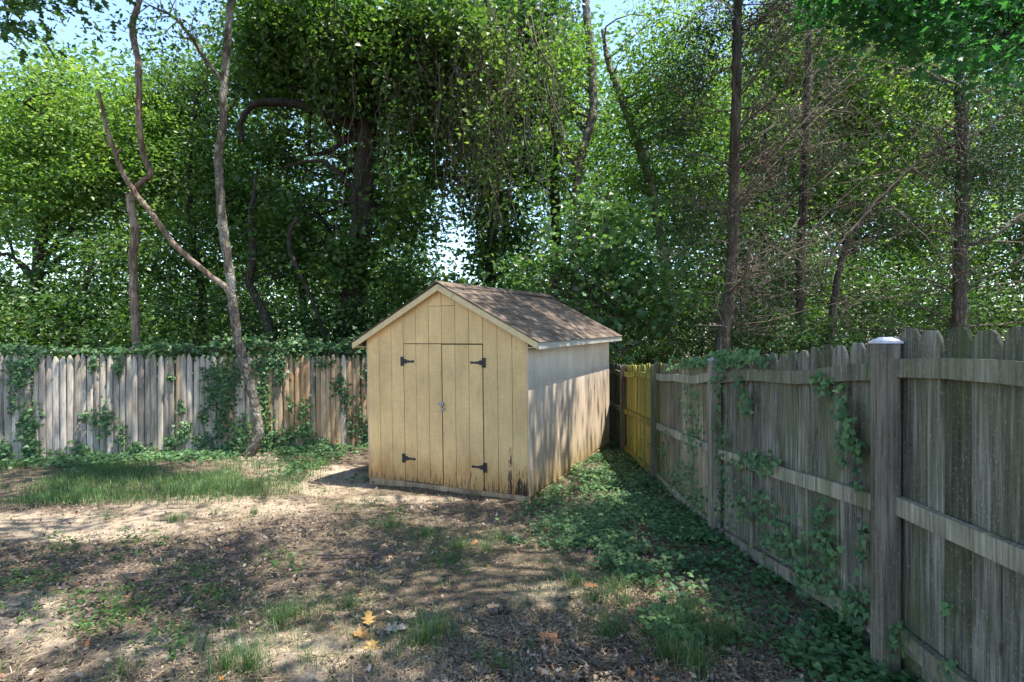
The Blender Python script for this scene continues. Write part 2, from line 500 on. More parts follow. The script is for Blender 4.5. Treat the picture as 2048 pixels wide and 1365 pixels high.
xs = np.unique(np.concatenate([np.linspace(-600, -14, 22), np.linspace(-14, 5, 260), np.linspace(5, 600, 24)]))
ys = np.unique(np.concatenate([np.linspace(-300, 0, 10), np.linspace(0.2, 7, 150), np.linspace(7.1, 15, 90), np.linspace(15.5, 900, 26)]))
XX, YY = np.meshgrid(xs, ys)
x, y = XX.ravel(), YY.ravel()
z = gz(x, y)
near = ((np.abs(x) < 14) & (y > 0) & (y < 15)).astype(float)
P3 = np.stack([x, y, np.zeros_like(x)], 1)
z = z + near * (.05 * (vnoise(P3, 1.1) - .5) + .022 * (vnoise(P3, 5.3) - .5) + .012 * (vnoise(P3, 14) - .5))
V = np.stack([x, y, z], 1)
nx, ny = len(xs), len(ys)
i = (np.arange(ny - 1)[:, None] * nx + np.arange(nx - 1)[None]).ravel()
Q = np.stack([i, i + 1, i + nx + 1, i + nx], 1)
gme = mesh_np('ground', V, Q, None, True)
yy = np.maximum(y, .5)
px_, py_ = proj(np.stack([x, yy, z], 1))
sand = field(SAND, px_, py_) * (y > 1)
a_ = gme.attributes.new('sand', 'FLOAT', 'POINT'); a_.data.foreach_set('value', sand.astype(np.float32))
def ground_mat():
    a = NT('ground_soil')
    n1 = a.noise(scale=3.2, detail=8, rough=.65)
    n2 = a.noise(scale=28, detail=6, rough=.7)
    n3 = a.noise((30, 8, 8), 6, 4, .7, dist=.8)
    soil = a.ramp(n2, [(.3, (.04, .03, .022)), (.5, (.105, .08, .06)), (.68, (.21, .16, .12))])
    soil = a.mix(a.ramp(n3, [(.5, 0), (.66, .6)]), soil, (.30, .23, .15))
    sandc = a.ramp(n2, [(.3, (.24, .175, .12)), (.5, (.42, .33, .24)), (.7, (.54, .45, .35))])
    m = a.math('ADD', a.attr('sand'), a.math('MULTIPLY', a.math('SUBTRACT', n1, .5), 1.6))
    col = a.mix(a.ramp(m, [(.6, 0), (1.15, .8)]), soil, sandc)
    a.bump(a.math('ADD', n2, a.math('MULTIPLY', n3, .6)), .8, .02)
    return a.fin(col, .95, .1)
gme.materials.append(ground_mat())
g = link('ground', gme); tag(g, kind='structure')

def gpts(px, py):
    """where the pixel ray meets the ground (arrays)"""
    dx = (px - 1024) / F; dz = -(py - 682.5) / F
    t = np.full(len(px), 6.0)
    for _ in range(25):
        zz = gz(dx * t, t)
        t = .5 * t + .5 * np.clip((zz - CAMZ) / dz, .5, 14)
    return np.stack([dx * t, t, gz(dx * t, t)], 1)

# ------------------------------------------------------------------ shed
SA = -math.atan2(.419, .908)
shed = empty('garden_shed', (-.897, 7.55, .0), (math.radians(1.55), 0, SA))
tag(shed, 'weathered cream wooden shed with double doors and brown shingle gable roof', 'shed')
HW, LEN = 1.22, 3.74
ZB = .085           # bottom of the siding
ZW = 2.0            # wall top
BW = HW * 2 / 12
PITCH = math.atan2(.764, 1.40)
tp = math.tan(PITCH)
def zroof(x): return 2.72 - abs(x) * tp      # underside line of the roof deck at the front wall
def board(x0, x1, z0, z1a, z1b, yth=.016, g=.0028, z0b=None):
    z0b = z0 if z0b is None else z0b
    return MB().extr_y([(x0 + g, z0), (x1 - g, z0b), (x1 - g, z1b), (x0 + g, z1a)], -yth, 0)
# inner dark sheathing so that grooves read deep and nothing shows through
core = MB().extr_y([(-HW + .004, ZB), (HW - .004, ZB), (HW - .004, ZW), (0, zroof(0) - .02), (-HW + .004, ZW)], .001, .03)
link('sheathing', core.build('sheathing'), M['gap'], shed)
DT = 1.965
for k in range(12):
    x0, x1 = -HW + k * BW, -HW + (k + 1) * BW
    if 3 <= k <= 8:
        # gable boards above the doors; the middle ones are split by a joint
        top0, top1 = zroof(x0), zroof(x1)
        if k in (5, 6):
            link('gable_board', board(x0, x1, DT + .004, 2.46, 2.46).build('gable_board', .0012), M['paint_front'], shed)
            link('gable_board', board(x0, x1, 2.465, top0, top1).build('gable_board', .0012), M['paint_front'], shed)
        else:
            link('gable_board', board(x0, x1, DT + .004, top0, top1).build('gable_board', .0012), M['paint_front'], shed)
    else:
        link('siding_board', board(x0, x1, ZB + random.uniform(-.006, .004), zroof(x0), zroof(x1)).build('siding_board', .0012), M['paint_front'], shed)
# doors
def hinge(root, x, z, sgn, rot):
    b = MB()
    k = []
    # strap: long taper on the door, rounded tip
    pts = [(0, .03), (.03, .032), (.055, .018), (.13, .012), (.15, .018), (.168, .012), (.176, 0)]
    pts = pts + [(p[0], -p[1]) for p in pts[::-1][1:]]
    pts = [(x - sgn * .004 - sgn * p[0], z + p[1]) for p in pts]
    if sgn < 0: pts = pts[::-1]
    b.extr_y(pts[::-1], -.032, -.0165)
    h = link('strap_hinge', b.build('strap_hinge', .001), M['iron'], root)
    pl = MB().box(min(x, x + sgn * .042), max(x, x + sgn * .042), -.0315, -.0165, z - .062, z + .062)
    link('hinge_plate', pl.build('hinge_plate', .002), M['iron'], h)
    kn = MB()
    for q in range(5):
        zz0 = z - .06 + q * .0245
        kn.prism([(x + .009 * math.cos(t), -.031 + .009 * math.sin(t)) for t in np.linspace(0, 2 * math.pi, 8, endpoint=False)], zz0, zz0 + .022)
    link('hinge_knuckle', kn.build('hinge_knuckle'), M['iron'], h)
for side, ks in ((-1, (3, 4, 5)), (1, (6, 7, 8))):
    mid_gap = .004
    backing = MB().box(-HW + ks[0] * BW + .006 + (.002 if side > 0 else 0), -HW + (ks[-1] + 1) * BW - .006, -.0015, .0, ZB + .004, DT - .004)
    d = link('door', backing.build('door'), M['gap'], shed)
    if side < 0: d.location.y = -.002
    else: d.location = (0, -.006, -.006)
    for k in ks:
        x0, x1 = -HW + k * BW, -HW + (k + 1) * BW
        g0 = .0085 if k in (3, 6) else .0028
        zb = ZB + .008 - (.004 if side > 0 else 0)
        bd = MB().extr_y([(x0 + g0, zb), (x1 - (.0085 if k in (5, 8) else .0028), zb), (x1 - (.0085 if k in (5, 8) else .0028), DT - .006), (x0 + g0, DT - .006)], -.018, -.002)
        link('siding_board', bd.build('door_board', .0012), M['paint_front'], d)
hinge(shed, -.61, 1.725, -1, 0); hinge(shed, .61, 1.725, 1, 0)
hinge(shed, -.61, .40, -1, 0); hinge(shed, .61, .385, 1, 0)
hs = link('hasp', MB().box(-.06, .035, -.036, -.0245, 1.155, 1.195).box(.02, .032, -.052, -.036, 1.163, 1.187).build('hasp', .0015), M['steel'], shed)
lk = MB(); lk.box(.004, .046, -.066, -.044, 1.085, 1.125)
lo = link('padlock', lk.build('padlock', .004), M['steel'], shed)
sh_pts = [(.025 + .014 * math.cos(t), -.055, 1.125 + (.03 + .012 * math.sin(t) if 0 <= t <= math.pi else 0), .003) for t in np.linspace(0, math.pi, 9)]
sh_pts = [(.039, -.055, 1.12, .003)] + sh_pts + [(.011, -.055, 1.12, .003)]
V, T = tubes([np.array(sh_pts)], 6); link('shackle', mesh_np('shackle', V, T), M['steel'], lo)
# side walls
nb = 18; sw = LEN / nb
for sgn in (1, -1):
    for k in range(nb):
        y0, y1 = k * sw, (k + 1) * sw
        gg = .0012 if k % 6 else .003
        xa, xb = (HW, HW + .014) if sgn > 0 else (-HW - .014, -HW)
        bx = MB().box(xa, xb, y0 + (gg if k else -.016), y1 - gg, ZB - .02 + (.012 * math.sin(k)), 2.02)
        link('siding_board', bx.build('side_board', .001), M['paint_side'], shed)
    xa, xb = (HW - .03, HW - .001) if sgn > 0 else (-HW + .001, -HW + .03)
    link('sheathing', MB().box(xa, xb, .031, LEN - .031, ZB, 1.97).build('sheathing'), M['gap'], shed)
    xa, xb = (HW - .095, HW - .005) if sgn > 0 else (-HW + .005, -HW + .095)
    link('skid', MB().box(xa, xb, .05, LEN + .01, -.25, ZB - .004).build('skid', .004), M['skid'], shed)
    if sgn > 0:
        link('skid', MB().box(HW - .003, HW + .03, .3, LEN + .02, -.2, ZB - .035).build('skid', .004), M['skid'], shed)
link('rear_wall', MB().extr_y([(-HW, ZB), (HW, ZB), (HW, ZW), (0, zroof(0) - .02), (-HW, ZW)], LEN - .03, LEN + .014).build('rear_wall'), M['paint_side'], shed)
link('base_board', MB().box(-HW - .005, HW + .008, -.012, .03, -.2, ZB - .006).build('base_board', .003), M['baseboard'], shed)
# roof: deck, fascia, shingles
OS, OF, OB = .18, .105, .2
ze = 2.72 - (HW + OS) * tp
for sgn in (1, -1):
    deck = MB()
    pts = [(0, 2.735), (sgn * (HW + OS), ze + .015), (sgn * (HW + OS), ze + .03), (0, 2.75)]
    if sgn > 0: pts = pts[::-1]
    deck.extr_y(pts[::-1], -OF + .02, LEN + OB)
    link('roof_deck', deck.build('roof_deck'), M['trim'], shed)
    # rake board on the front gable, with a thin drip strip above
    hh = .085
    pts = [(0, 2.745 - hh), (sgn * (HW + OS), ze + .03 - hh), (sgn * (HW + OS), ze + .03), (0, 2.745)]
    if sgn < 0: pts = pts[::-1]
    pts = pts if sgn > 0 else pts
    link('rake_board', MB().extr_y(pts, -OF, -OF + .019).build('rake_board', .002), M['trim'], shed)
    pts2 = [(0, 2.745 - hh), (sgn * (HW + OS), ze + .03 - hh), (sgn * (HW + OS), ze + .03), (0, 2.745)]
    if sgn < 0: pts2 = pts2[::-1]
    link('rake_board', MB().extr_y(pts2, LEN + OB, LEN + OB + .019).build('rake_board', .002), M['trim'], shed)
    xa, xb = sorted((sgn * (HW + OS), sgn * (HW + OS + .019)))
    link('fascia_board', MB().box(xa, xb, -OF + .0, LEN + OB + .02, ze - .055, ze + .028).build('fascia_board', .002), M['trim_side'] if sgn > 0 else M['trim'], shed)
    xa, xb = sorted((sgn * (HW + .016), sgn * (HW + OS - .002)))
    link('soffit', MB().box(xa, xb, -OF + .02, LEN + OB - .002, ze - .04, ze - .03).build('soffit'), M['trim'], shed)
    # shingle courses
    slope = (HW + OS + .03) / math.cos(PITCH)
    rows, cols = 11, 13
    ex = slope / rows; tw = (LEN + OB + OF + .03) / cols
    bx = MB().prism([(0, .0015), (ex * 1.12, .0015), (ex * 1.12, tw - .0015), (0, tw - .0015)], 0, .007)
    sme = bx.build('shingle'); sme.materials.append(M['shingle'])
    half = MB().prism([(0, .0015), (ex * 1.12, .0015), (ex * 1.12, tw * .5 - .0015), (0, tw * .5 - .0015)], 0, .007).build('shingle'); half.materials.append(M['shingle'])
    for r in range(rows):
        s0 = slope - (r + 1) * ex     # distance down from the ridge of the top edge of this course's exposure
        for c in range(cols + (r % 2)):
            if r % 2 == 0: y0, me = c * tw, sme
            else:
                if c == 0: y0, me = 0, half
                elif c == cols: y0, me = (cols - .5) * tw, half
                else: y0, me = (c - .5) * tw, sme
            s = s0 - ex * .12
            o = link('shingle', me, None, shed)
            X = s * math.cos(PITCH); Z = 2.757 - s * math.sin(PITCH)
            tilt = PITCH - .035 + random.uniform(-.010, .010)
            o.location = (sgn * X, -OF - .012 + y0, Z + random.uniform(0, .002))
            if sgn > 0: o.rotation_euler = (0, tilt, random.uniform(-.006, .006))
            else:
                o.rotation_euler = (0, math.pi - tilt, 0)
                o.scale = (1, 1, -1)
    # ridge caps
for c in range(14):
    tw = (LEN + OB + OF) / 14
    y0 = -OF - .01 + c * tw
    pts = [(-.12, 2.775 - .12 * tp), (0, 2.775), (.12, 2.775 - .12 * tp), (.12, 2.783 - .12 * tp), (0, 2.785), (-.12, 2.783 - .12 * tp)]
    link('ridge_cap', MB().extr_y(pts, y0, y0 + tw * 1.02).build('ridge_cap'), M['shingle'], shed, rot=(math.radians(.3), 0, 0))

# ------------------------------------------------------------------ right picket fence
FY = np.array([.21, 2.65, 5.09, 7.54, 10.08, 12.9])
R_top = CAMZ + np.array([-.10, -.155, -.32, -.46, -.585, -.66])
R_mid = CAMZ + np.array([-.75, -.785, -.995, -1.12, -1.24, -1.32])
R_bot = CAMZ + np.array([-1.27, -1.385, -1.695, -1.79, -1.895, -1.95])
R_pt = CAMZ + np.array([.055, .04, -.135, -.295, -.42, -.48])
def fx(y): return 1.63 + .03 * y
FANG = math.atan(.03)
fr = empty('picket_fence', (fx(2.65), 2.65, float(gz(fx(2.65), 2.65))))
tag(fr, 'weathered grey wooden picket fence running away along the right side', 'fence')
def picket_me(h, w=.137, t=.016, kind=0):
    # rounded, shouldered top
    top = [(w * .5, h - .095), (w * .47, h - .06), (w * .36, h - .022), (w * .20, h - .004), (-w * .20, h - .004), (-w * .36, h - .022), (-w * .47, h - .06), (-w * .5, h - .095)]
    if kind == 1: top = [(w * .5, h - .085), (w * .43, h - .035), (w * .26, h - .002), (-w * .22, h), (-w * .40, h - .03), (-w * .5, h - .09)]
    if kind == 2: top = [(w * .5, h - .1), (w * .42, h - .05), (w * .25, h - .01), (-w * .1, h - .006), (-w * .3, h - .016), (-w * .45, h - .055), (-w * .5, h - .1)]
    pts = [(-w * .5, 0), (w * .5, 0)] + top
    return MB().extr_y(pts, 0, t).build('picket', .0015)
PK = {}
def put(name, me, mat, root, loc, rot, scale=None):
    o = bpy.data.objects.new(name, me)
    if len(me.materials) == 0: me.materials.append(mat)
    COL.objects.link(o); o.parent = root
    o.location = Vector(loc) - root.location; o.rotation_euler = rot
    if scale: o.scale = scale
    return o
variants = {}
for mk in ('fence_r', 'fence_rt', 'fence_y'):
    variants[mk] = []
    for kd in (0, 1, 2):
        me = picket_me(1.58, kind=kd); me.materials.append(M[mk]); variants[mk].append(me)
for s in range(5):
    y0, y1 = FY[s], FY[s + 1]
    n = 17
    for k in range(n):
        t = (k + .5) / n; yy_ = y0 + (y1 - y0) * t
        if yy_ < .9: continue
        mk = 'fence_r' if s <= 1 else (('fence_rt' if k < 16 else 'fence_y') if s == 2 else ('fence_y' if s == 3 else 'fence_r'))
        sag = -.03 * math.sin(math.pi * t) if s in (1, 2) else 0
        pt = R_pt[s] * (1 - t) + R_pt[s + 1] * t + random.uniform(-.012, .012) + sag
        if s == 0: pt = R_pt[1] + .012 + random.uniform(-.01, .01)
        # the local -y face looks towards -x
        put('picket', random.choice(variants[mk]), None, fr, (fx(yy_) + .092 + random.uniform(0, .006), yy_, pt - 1.58),
            (random.uniform(-.006, .006), random.uniform(-.007, .007), -math.pi / 2 - FANG + random.uniform(-.03, .03)), (random.uniform(.955, .985) * ((y1 - y0) / n) / .137, 1, 1))
    for R in (R_top, R_mid, R_bot):
        za, zb = R[s], R[s + 1]
        if s == 0: za, zb = R[1] + .035, R[1] + .035 if R is not R_bot else R[1] + .04
        if s == 0: za, zb = za + .0, zb
        ctrl = []
        for t in np.linspace(0, 1, 9):
            wob = (.012 * math.sin(3.1 * t * math.pi + s) if R is R_top else .004 * math.sin(5 * t + s))
            if R is R_top and s == 2: wob -= .03 * math.sin(math.pi * t)
            yq = y0 + .047 + (y1 - y0 - .094) * t
            ctrl.append((yq, za * (1 - t) + zb * t + wob))
        b = MB()
        v, f = [], []
        for (yq, zc) in ctrl:
            xq = fx(yq) + .046
            for dx, dz in ((0, -.042), (.036, -.042), (.036, .042), (0, .042)):
                v.append((xq + dx, yq, zc + dz))
        for q in range(len(ctrl) - 1):
            for e in range(4):
                a0 = q * 4 + e; a1 = q * 4 + (e + 1) % 4
                f.append((a0, a0 + 4, a1 + 4, a1))
        f += [(0, 1, 2, 3), tuple(len(v) - 4 + e for e in (3, 2, 1, 0))]
        me = bpy.data.meshes.new('rail'); me.from_pydata(v, [], f); me.update()
        o = link('rail', me, M['fence_y'] if s == 3 else M['rail'], fr); o.location = -fr.location
for s, yv in enumerate(FY):
    zg = float(gz(fx(yv), yv)) - .3
    tops = [CAMZ + .0, CAMZ - .012, CAMZ - .175, R_pt[3] + .03, R_pt[4] + .02, R_pt[5]]
    zt = tops[s]
    wd = .0445
    b = MB()
    if s < 3 or s == 5:
        b.box(-wd, wd, -wd, wd, zg, zt)
    else:
        b.extr_y([(-wd, zg), (wd, zg), (wd, zt), (-wd, zt - .07)], -wd, wd)
    pme = b.build('post', .003)
    po = put('post', pme, M['post'], fr, (fx(yv) + .03, yv, 0), (0, 0, -FANG))
    if s in (0, 1, 2):
        c = MB()
        c.box(-wd - .006, wd + .006, -wd - .006, wd + .006, zt + .001, zt + .012)
        k = len(c.v); q = wd + .002; r = .018
        c.v += [(-q, -q, zt + .0122), (q, -q, zt + .0122), (q, q, zt + .0122), (-q, q, zt + .0122), (-r, -r, zt + .030), (r, -r, zt + .030), (r, r, zt + .030), (-r, r, zt + .030)]
        c.f += [[k + 3, k + 2, k + 1, k], [k + 4, k + 5, k + 6, k + 7]] + [[k + e, k + (e + 1) % 4, k + 4 + (e + 1) % 4, k + 4 + e] for e in range(4)]
        co = link('post_cap', c.build('post_cap'), M['cap'] if s < 2 else M['cap_g'], po)

# ------------------------------------------------------------------ left stockade fence
L0 = np.array((-8.46, 9.4)); L1 = np.array((-2.83, 11.4))
ld = (L1 - L0) / np.linalg.norm(L1 - L0); LANG = math.atan2(ld[1], ld[0])
fl = empty('stockade_fence', (-5.6, 10.4, -.08))
tag(fl, 'pale half-round stockade fence with pointed tops behind the left lawn', 'fence')
def stake_me(seed, h=1.84, w=.1):
    r = random.Random(seed)
    n = 6; v = []; f = []
    levels = [(0, 1, 0), (h * .3, 1, r.uniform(-.004, .004)), (h * .6, .98, r.uniform(-.005, .005)), (h - .13, .96, r.uniform(-.004, .004)), (h - .06, .74, r.uniform(-.004, .004)), (h - .015, .36, r.uniform(-.006, .006)), (h, .12, r.uniform(-.006, .006))]
    for (z_, s_, dx) in levels:
        for q in range(n):
            t = math.pi * q / (n - 1)
            v.append((dx + math.cos(t) * w * .5 * s_, -math.sin(t) * .032 * (s_ * .6 + .4), z_))
    for a in range(len(levels) - 1):
        for q in range(n - 1):
            b0 = a * n + q
            f.append((b0, b0 + n, b0 + n + 1, b0 + 1))
        f.append((a * n + n - 1, (a + 1) * n + n - 1, (a + 1) * n, a * n))
    f.append(tuple((len(levels) - 1) * n + q for q in range(n)))
    me = bpy.data.meshes.new('stake'); me.from_pydata(v, [], f); me.update()
    me.polygons.foreach_set('use_smooth', [True] * len(me.polygons))
    return me
sv = {k: [] for k in ('fence_l', 'fence_l_sun')}
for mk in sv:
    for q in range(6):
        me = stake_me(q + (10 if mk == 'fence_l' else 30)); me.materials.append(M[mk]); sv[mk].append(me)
pitch = .0955
tot = int((np.linalg.norm(L1 - L0) + 1.9 + 5.25) / pitch)
for k in range(tot):
    s = -1.9 + k * pitch
    p = L0 + ld * s
    t = s / np.linalg.norm(L1 - L0)
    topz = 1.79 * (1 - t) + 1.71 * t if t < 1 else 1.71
    pw = np.clip((t - .42) * 2.6, 0, .95)  # share of sun-tinted stakes grows towards the shed
    mk = 'fence_l_sun' if random.random() < pw else 'fence_l'
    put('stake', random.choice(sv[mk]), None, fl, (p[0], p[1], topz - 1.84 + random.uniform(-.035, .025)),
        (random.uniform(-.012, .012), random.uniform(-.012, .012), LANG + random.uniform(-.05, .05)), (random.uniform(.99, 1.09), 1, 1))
nrm = np.array((-ld[1], ld[0]))     # away from the camera
for zc in (.3, .95, 1.5):
    a0 = L0 - ld * 1.95 + nrm * .022; a1 = L0 + ld * (tot * pitch - 1.9) + nrm * .022
    b = MB(); Lr = float(np.linalg.norm(a1 - a0))
    b.box(0, Lr, 0, .04, zc - .04, zc + .04)
    put('rail', b.build('rail'), M['rail'], fl, (a0[0], a0[1], 0), (0, 0, LANG))
for s in (-1.7, .75, 3.2, 5.6, 8.0, 10.4):
    p = L0 + ld * s + nrm * .11
    put('post', MB().box(-.045, .045, -.045, .045, -.4, 1.65).build('post'), M['post'], fl, (p[0], p[1], 0), (0, 0, LANG))

# ------------------------------------------------------------------ foliage and trees
GAPS = [(900, 410, 26, 30, .75), (910, 525, 26, 34, .85), (885, 470, 10, 40, .35), (950, 545, 25, 20, .8), (1080, 420, 22, 30, .6), (1090, 320, 20, 25, .4), (250, 25, 110, 55, .95), (380, 40, 80, 40, .7), (20, 130, 50, 45, .6), (1225, 60, 28, 85, .85), (20, 520, 60, 45, .7), (645, 350, 70, 110, .4),
        (110, 520, 60, 40, .45), (160, 545, 60, 30, .4), (1200, 180, 50, 50, .4), (565, 300, 60, 50, .35), (1300, 700, 5, 5, 0)]
def gap_keep(C):
    px, py = proj(C)
    keep = np.ones(len(C), bool)
    for (cx, cy, rx, ry, p) in GAPS:
        d = ((px - cx) / rx) ** 2 + ((py - cy) / ry) ** 2
        keep &= ~((d < 1) & (rng.random(len(C)) < p))
    return keep

def blob_clusters(blobs, dens, thr=.42):
    """blobs (px,py,rx,ry,depth,rdepth) -> cluster centres"""
    out, ids = [], []
    for bi, (px, py, rx, ry, d, rd) in enumerate(blobs):
        c = at(px, py, d); R = np.array((rx / F * d, rd, ry / F * d))
        vol = 4 / 3 * math.pi * R.prod()
        n = int(dens * vol)
        u = unit(rng.standard_normal((n * 2, 3))) * (rng.random((n * 2, 1)) ** (1 / 2.2))
        # uneven outline
        lump = .75 + .55 * vnoise(u * 1.0 + bi * 7.7, 2.2)
        C = c + u * lump[:, None] * R
        k = vnoise(C, 1.3) * .65 + vnoise(C, 2.9) * .35
        C = C[k > thr][:n]
        C = C[gap_keep(C)]
        C = C[C[:, 2] > gz(C[:, 0], C[:, 1]) + .1]
        out.append(C); ids.append(np.full(len(C), bi))
    return np.vstack(out), np.concatenate(ids)

def crown_mesh(C, per, size, template, spread=.26, flat=.35, tint_off=0.0, up=.75, droop=.3):
    n = len(C)
    ct = rng.random(n)
    ax = unit(np.stack([rng.standard_normal(n) * .35, rng.standard_normal(n) * .35, np.ones(n)], 1))
    idx = np.repeat(np.arange(n), per)
    N = len(idx)
    off = rng.standard_normal((N, 3)) * spread
    a = ax[idx]
    off -= (off * a).sum(1, keepdims=True) * a * (1 - flat)
    off[:, 2] -= droop * (np.linalg.norm(off[:, :2], axis=1) ** 2) / max(spread, .05) * .5
    P = C[idx] + off
    nr = unit(a * up + rng.standard_normal((N, 3)) * .42)
    D = off + rng.standard_normal((N, 3)) * spread * .5; D[:, 2] -= spread * .4
    s = size * rng.uniform(.6, 1.25, N)
    tint = np.clip(.5 + (ct[idx] - .5) * .6 + rng.standard_normal(N) * .16 + tint_off, 0, 1)
    return leaves(P, nr, s, tint, template, D)

def limb(p0, p1, r0, r1, n=9, wig=.12, sag=0.0):
    p0 = np.array(p0, float); p1 = np.array(p1, float)
    L = np.linalg.norm(p1 - p0)
    t = np.linspace(0, 1, 5)[:, None]
    c = p0 + (p1 - p0) * t + rng.standard_normal((5, 3)) * wig * L * .3 * np.array([[0], [1], [1], [1], [.2]])
    c[:, 2] += np.sin(t[:, 0] * math.pi) * sag * L
    q = smooth_path(c, n)
    r = np.linspace(r0, r1, n)
    return np.column_stack([q, r])

def tree(name, label, cat, trunk, blobs, mat, size=.11, template=OVAL, dens=9, per=34, barkm='bark_dark', group=None, limbs=10, thr=.42, spread=.26, tint=0.0, wob=.05, extra=None, twigs=3, droop=.3):
    """trunk: rows (px, py, depth, radius) from the foot up"""
    tr = np.array([np.append(at(a, b, c), r) for a, b, c, r in trunk])
    foot = tr[0, :3].copy()
    root = empty(name, tuple(foot)); tag(root, label, cat, group)
    n = max(14, int(np.linalg.norm(tr[-1, :3] - tr[0, :3]) / .12))
    path = smooth_path(tr, n); path[:, :3] += rng.standard_normal((n, 3)) * tr[:, 3].mean() * .10
    V, T = tubes([path], 12, wob)
    child_world(link('trunk', mesh_np('trunk', V, T, None, True), M[barkm]), root)
    C = None
    if blobs:
        C, ids = blob_clusters(blobs, dens * 1.55, thr - .04)
    paths = [] if extra is None else list(extra)
    if C is not None and limbs:
        for bi in range(len(blobs)):
            Cb = C[ids == bi]
            if len(Cb) < 3: continue
            for _ in range(limbs):
                tgt = Cb[rng.integers(len(Cb))]
                # leave the trunk below the target
                dz = tgt[2] - path[:, 2]
                cand = np.argmin(np.abs(dz - .5 * np.linalg.norm(path[:, :2] - tgt[:2], axis=1)))
                p0 = path[cand, :3]; L = np.linalg.norm(tgt - p0)
                r0 = min(path[cand, 3] * .5, .012 + .012 * L)
                q = limb(p0, tgt, r0, .006, 9, .35, .06); paths.append(q)
                for _ in range(twigs):
                    k = rng.integers(3, 9); e = q[k, :3] + rng.standard_normal(3) * (.25, .25, .2) * (.6 + L * .22)
                    paths.append(limb(q[k, :3], e, max(q[k, 3] * .5, .005), .003, 5, .4))
    if paths:
        V, T = tubes(paths, 5)
        child_world(link('limb', mesh_np('limb', V, T, None, True), M[barkm if barkm != 'bark_pale' else 'bark_dark']), root)
    if C is not None:
        V, T, U = crown_mesh(C, per, size, template, spread, tint_off=tint, droop=droop)
        child_world(link('crown', mesh_np('crown', V, T, U), M[mat]), root)
    return root

G_bg = 'broadleaf trees behind the fences'
# leaning pale tree inside the yard, against the left fence
TD = 10.35
def PX(rows, d0=TD): return [(a, b, c if c else d0, r) for a, b, c, r in rows]
lean = empty('leaning_tree', tuple(at(500, 905, 10.25))); tag(lean, 'slender leaning bare tree with peeling bark growing in front of the left fence', 'tree')
main = [(498, 912, 10.2, .10), (517, 872, 10.2, .085), (512, 820, 10.2, .082), (498, 760, 10.2, .082), (478, 690, 10.2, .080), (466, 610, 10.2, .078), (460, 545, 10.2, .075), (447, 460, 10.2, .078), (440, 380, 10.2, .072), (437, 320, 10.2, .070), (446, 250, 10.2, .068), (449, 160, 10.2, .066), (455, 80, 10.2, .062), (462, -10, 10.2, .055), (470, -120, 10.2, .045)]
def wpath(rows, n, jit=.0):
    tr = np.array([np.append(at(a, b, c), r) for a, b, c, r in rows])
    p = smooth_path(tr, n)
    if jit: p[:, :3] += rng.standard_normal((n, 3)) * jit
    return p
V, T = tubes([wpath(main, 110, .006)], 14, .06)
child_world(link('trunk', mesh_np('trunk', V, T, None, True), M['bark_grey']), lean)
br1 = [(468, 600, 10.2, .055), (452, 575, 10.15, .052), (405, 540, 10.1, .048), (350, 490, 10.05, .047), (305, 430, 10.0, .045), (265, 378, 9.95, .043), (245, 345, 9.95, .042), (230, 305, 9.9, .036), (212, 250, 9.9, .032), (203, 210, 9.9, .030), (198, 184, 9.9, .028)]
V, T = tubes([wpath(br1, 70, .006), wpath([(228, 300, 9.92, .016), (212, 285, 9.85, .012), (196, 270, 9.8, .006)], 10), wpath([(232, 312, 9.9, .026), (239, 300, 9.85, .018)], 4)], 10, .07)
child_world(link('dead_branch', mesh_np('dead_branch', V, T, None, True), M['bark_pale']), lean)
br2 = [(444, 165, 10.2, .045), (430, 145, 10.1, .04), (405, 110, 10.0, .032), (372, 62, 9.9, .03), (345, 32, 9.8, .024), (300, 12, 9.7, .014)]
sm = [wpath(br2, 26, .005), wpath([(440, 215, 10.2, .014), (425, 195, 10.1, .009), (412, 180, 10.1, .004)], 7), wpath([(438, 235, 10.2, .01), (415, 228, 10.1, .004)], 5)]
for _ in range(22):
    k = rng.integers(8, 26); p = sm[0][k, :3]
    sm.append(limb(p, p + rng.standard_normal(3) * .45 + np.array((-.25, 0, .1)), .009, .003, 6, .5))
V, T = tubes(sm, 7, .04)
child_world(link('branch', mesh_np('branch', V, T, None, True), M['bark_grey']), lean)
Cs = np.vstack([s[-1:, :3] for s in sm[3:]]); Cs = np.vstack([Cs, Cs + rng.standard_normal(Cs.shape) * .22])
V, T, U = crown_mesh(Cs, 16, .085, OVAL, .16, .5)
child_world(link('crown', mesh_np('crown', V, T, U), M['leaf_dark']), lean)

# broken crooked trunk behind the fence
dead = empty('crooked_dead_tree', tuple(at(273, 720, 10.9))); tag(dead, 'crooked dead tree with shaggy brown bark and sharp elbow behind the left fence', 'tree')
dm = [(274, 730, 10.9, .078), (272, 660, 10.9, .074), (268, 590, 10.9, .076), (266, 530, 10.9, .07), (270, 470, 10.9, .075), (264, 420, 10.9, .07), (259, 395, 10.9, .055), (258, 385, 10.9, .035)]
V, T = tubes([wpath(dm, 60, .009)], 12, .09)
child_world(link('trunk', mesh_np('trunk', V, T, None, True), M['bark_pale']), dead)
du = [(262, 400, 10.85, .05), (266, 385, 10.8, .048), (285, 363, 10.75, .05), (300, 352, 10.75, .052), (300, 340, 10.8, .05), (291, 320, 10.8, .048), (282, 285, 10.8, .05), (278, 220, 10.8, .056), (277, 160, 10.8, .055), (276, 118, 10.8, .055), (266, 70, 10.8, .056), (268, 35, 10.8, .055), (278, 0, 10.8, .05), (282, -60, 10.8, .045)]
V, T = tubes([wpath(du, 90, .006)], 12, .08)
child_world(link('upper_trunk', mesh_np('upper_trunk', V, T, None, True), M['bark_pale']), dead)

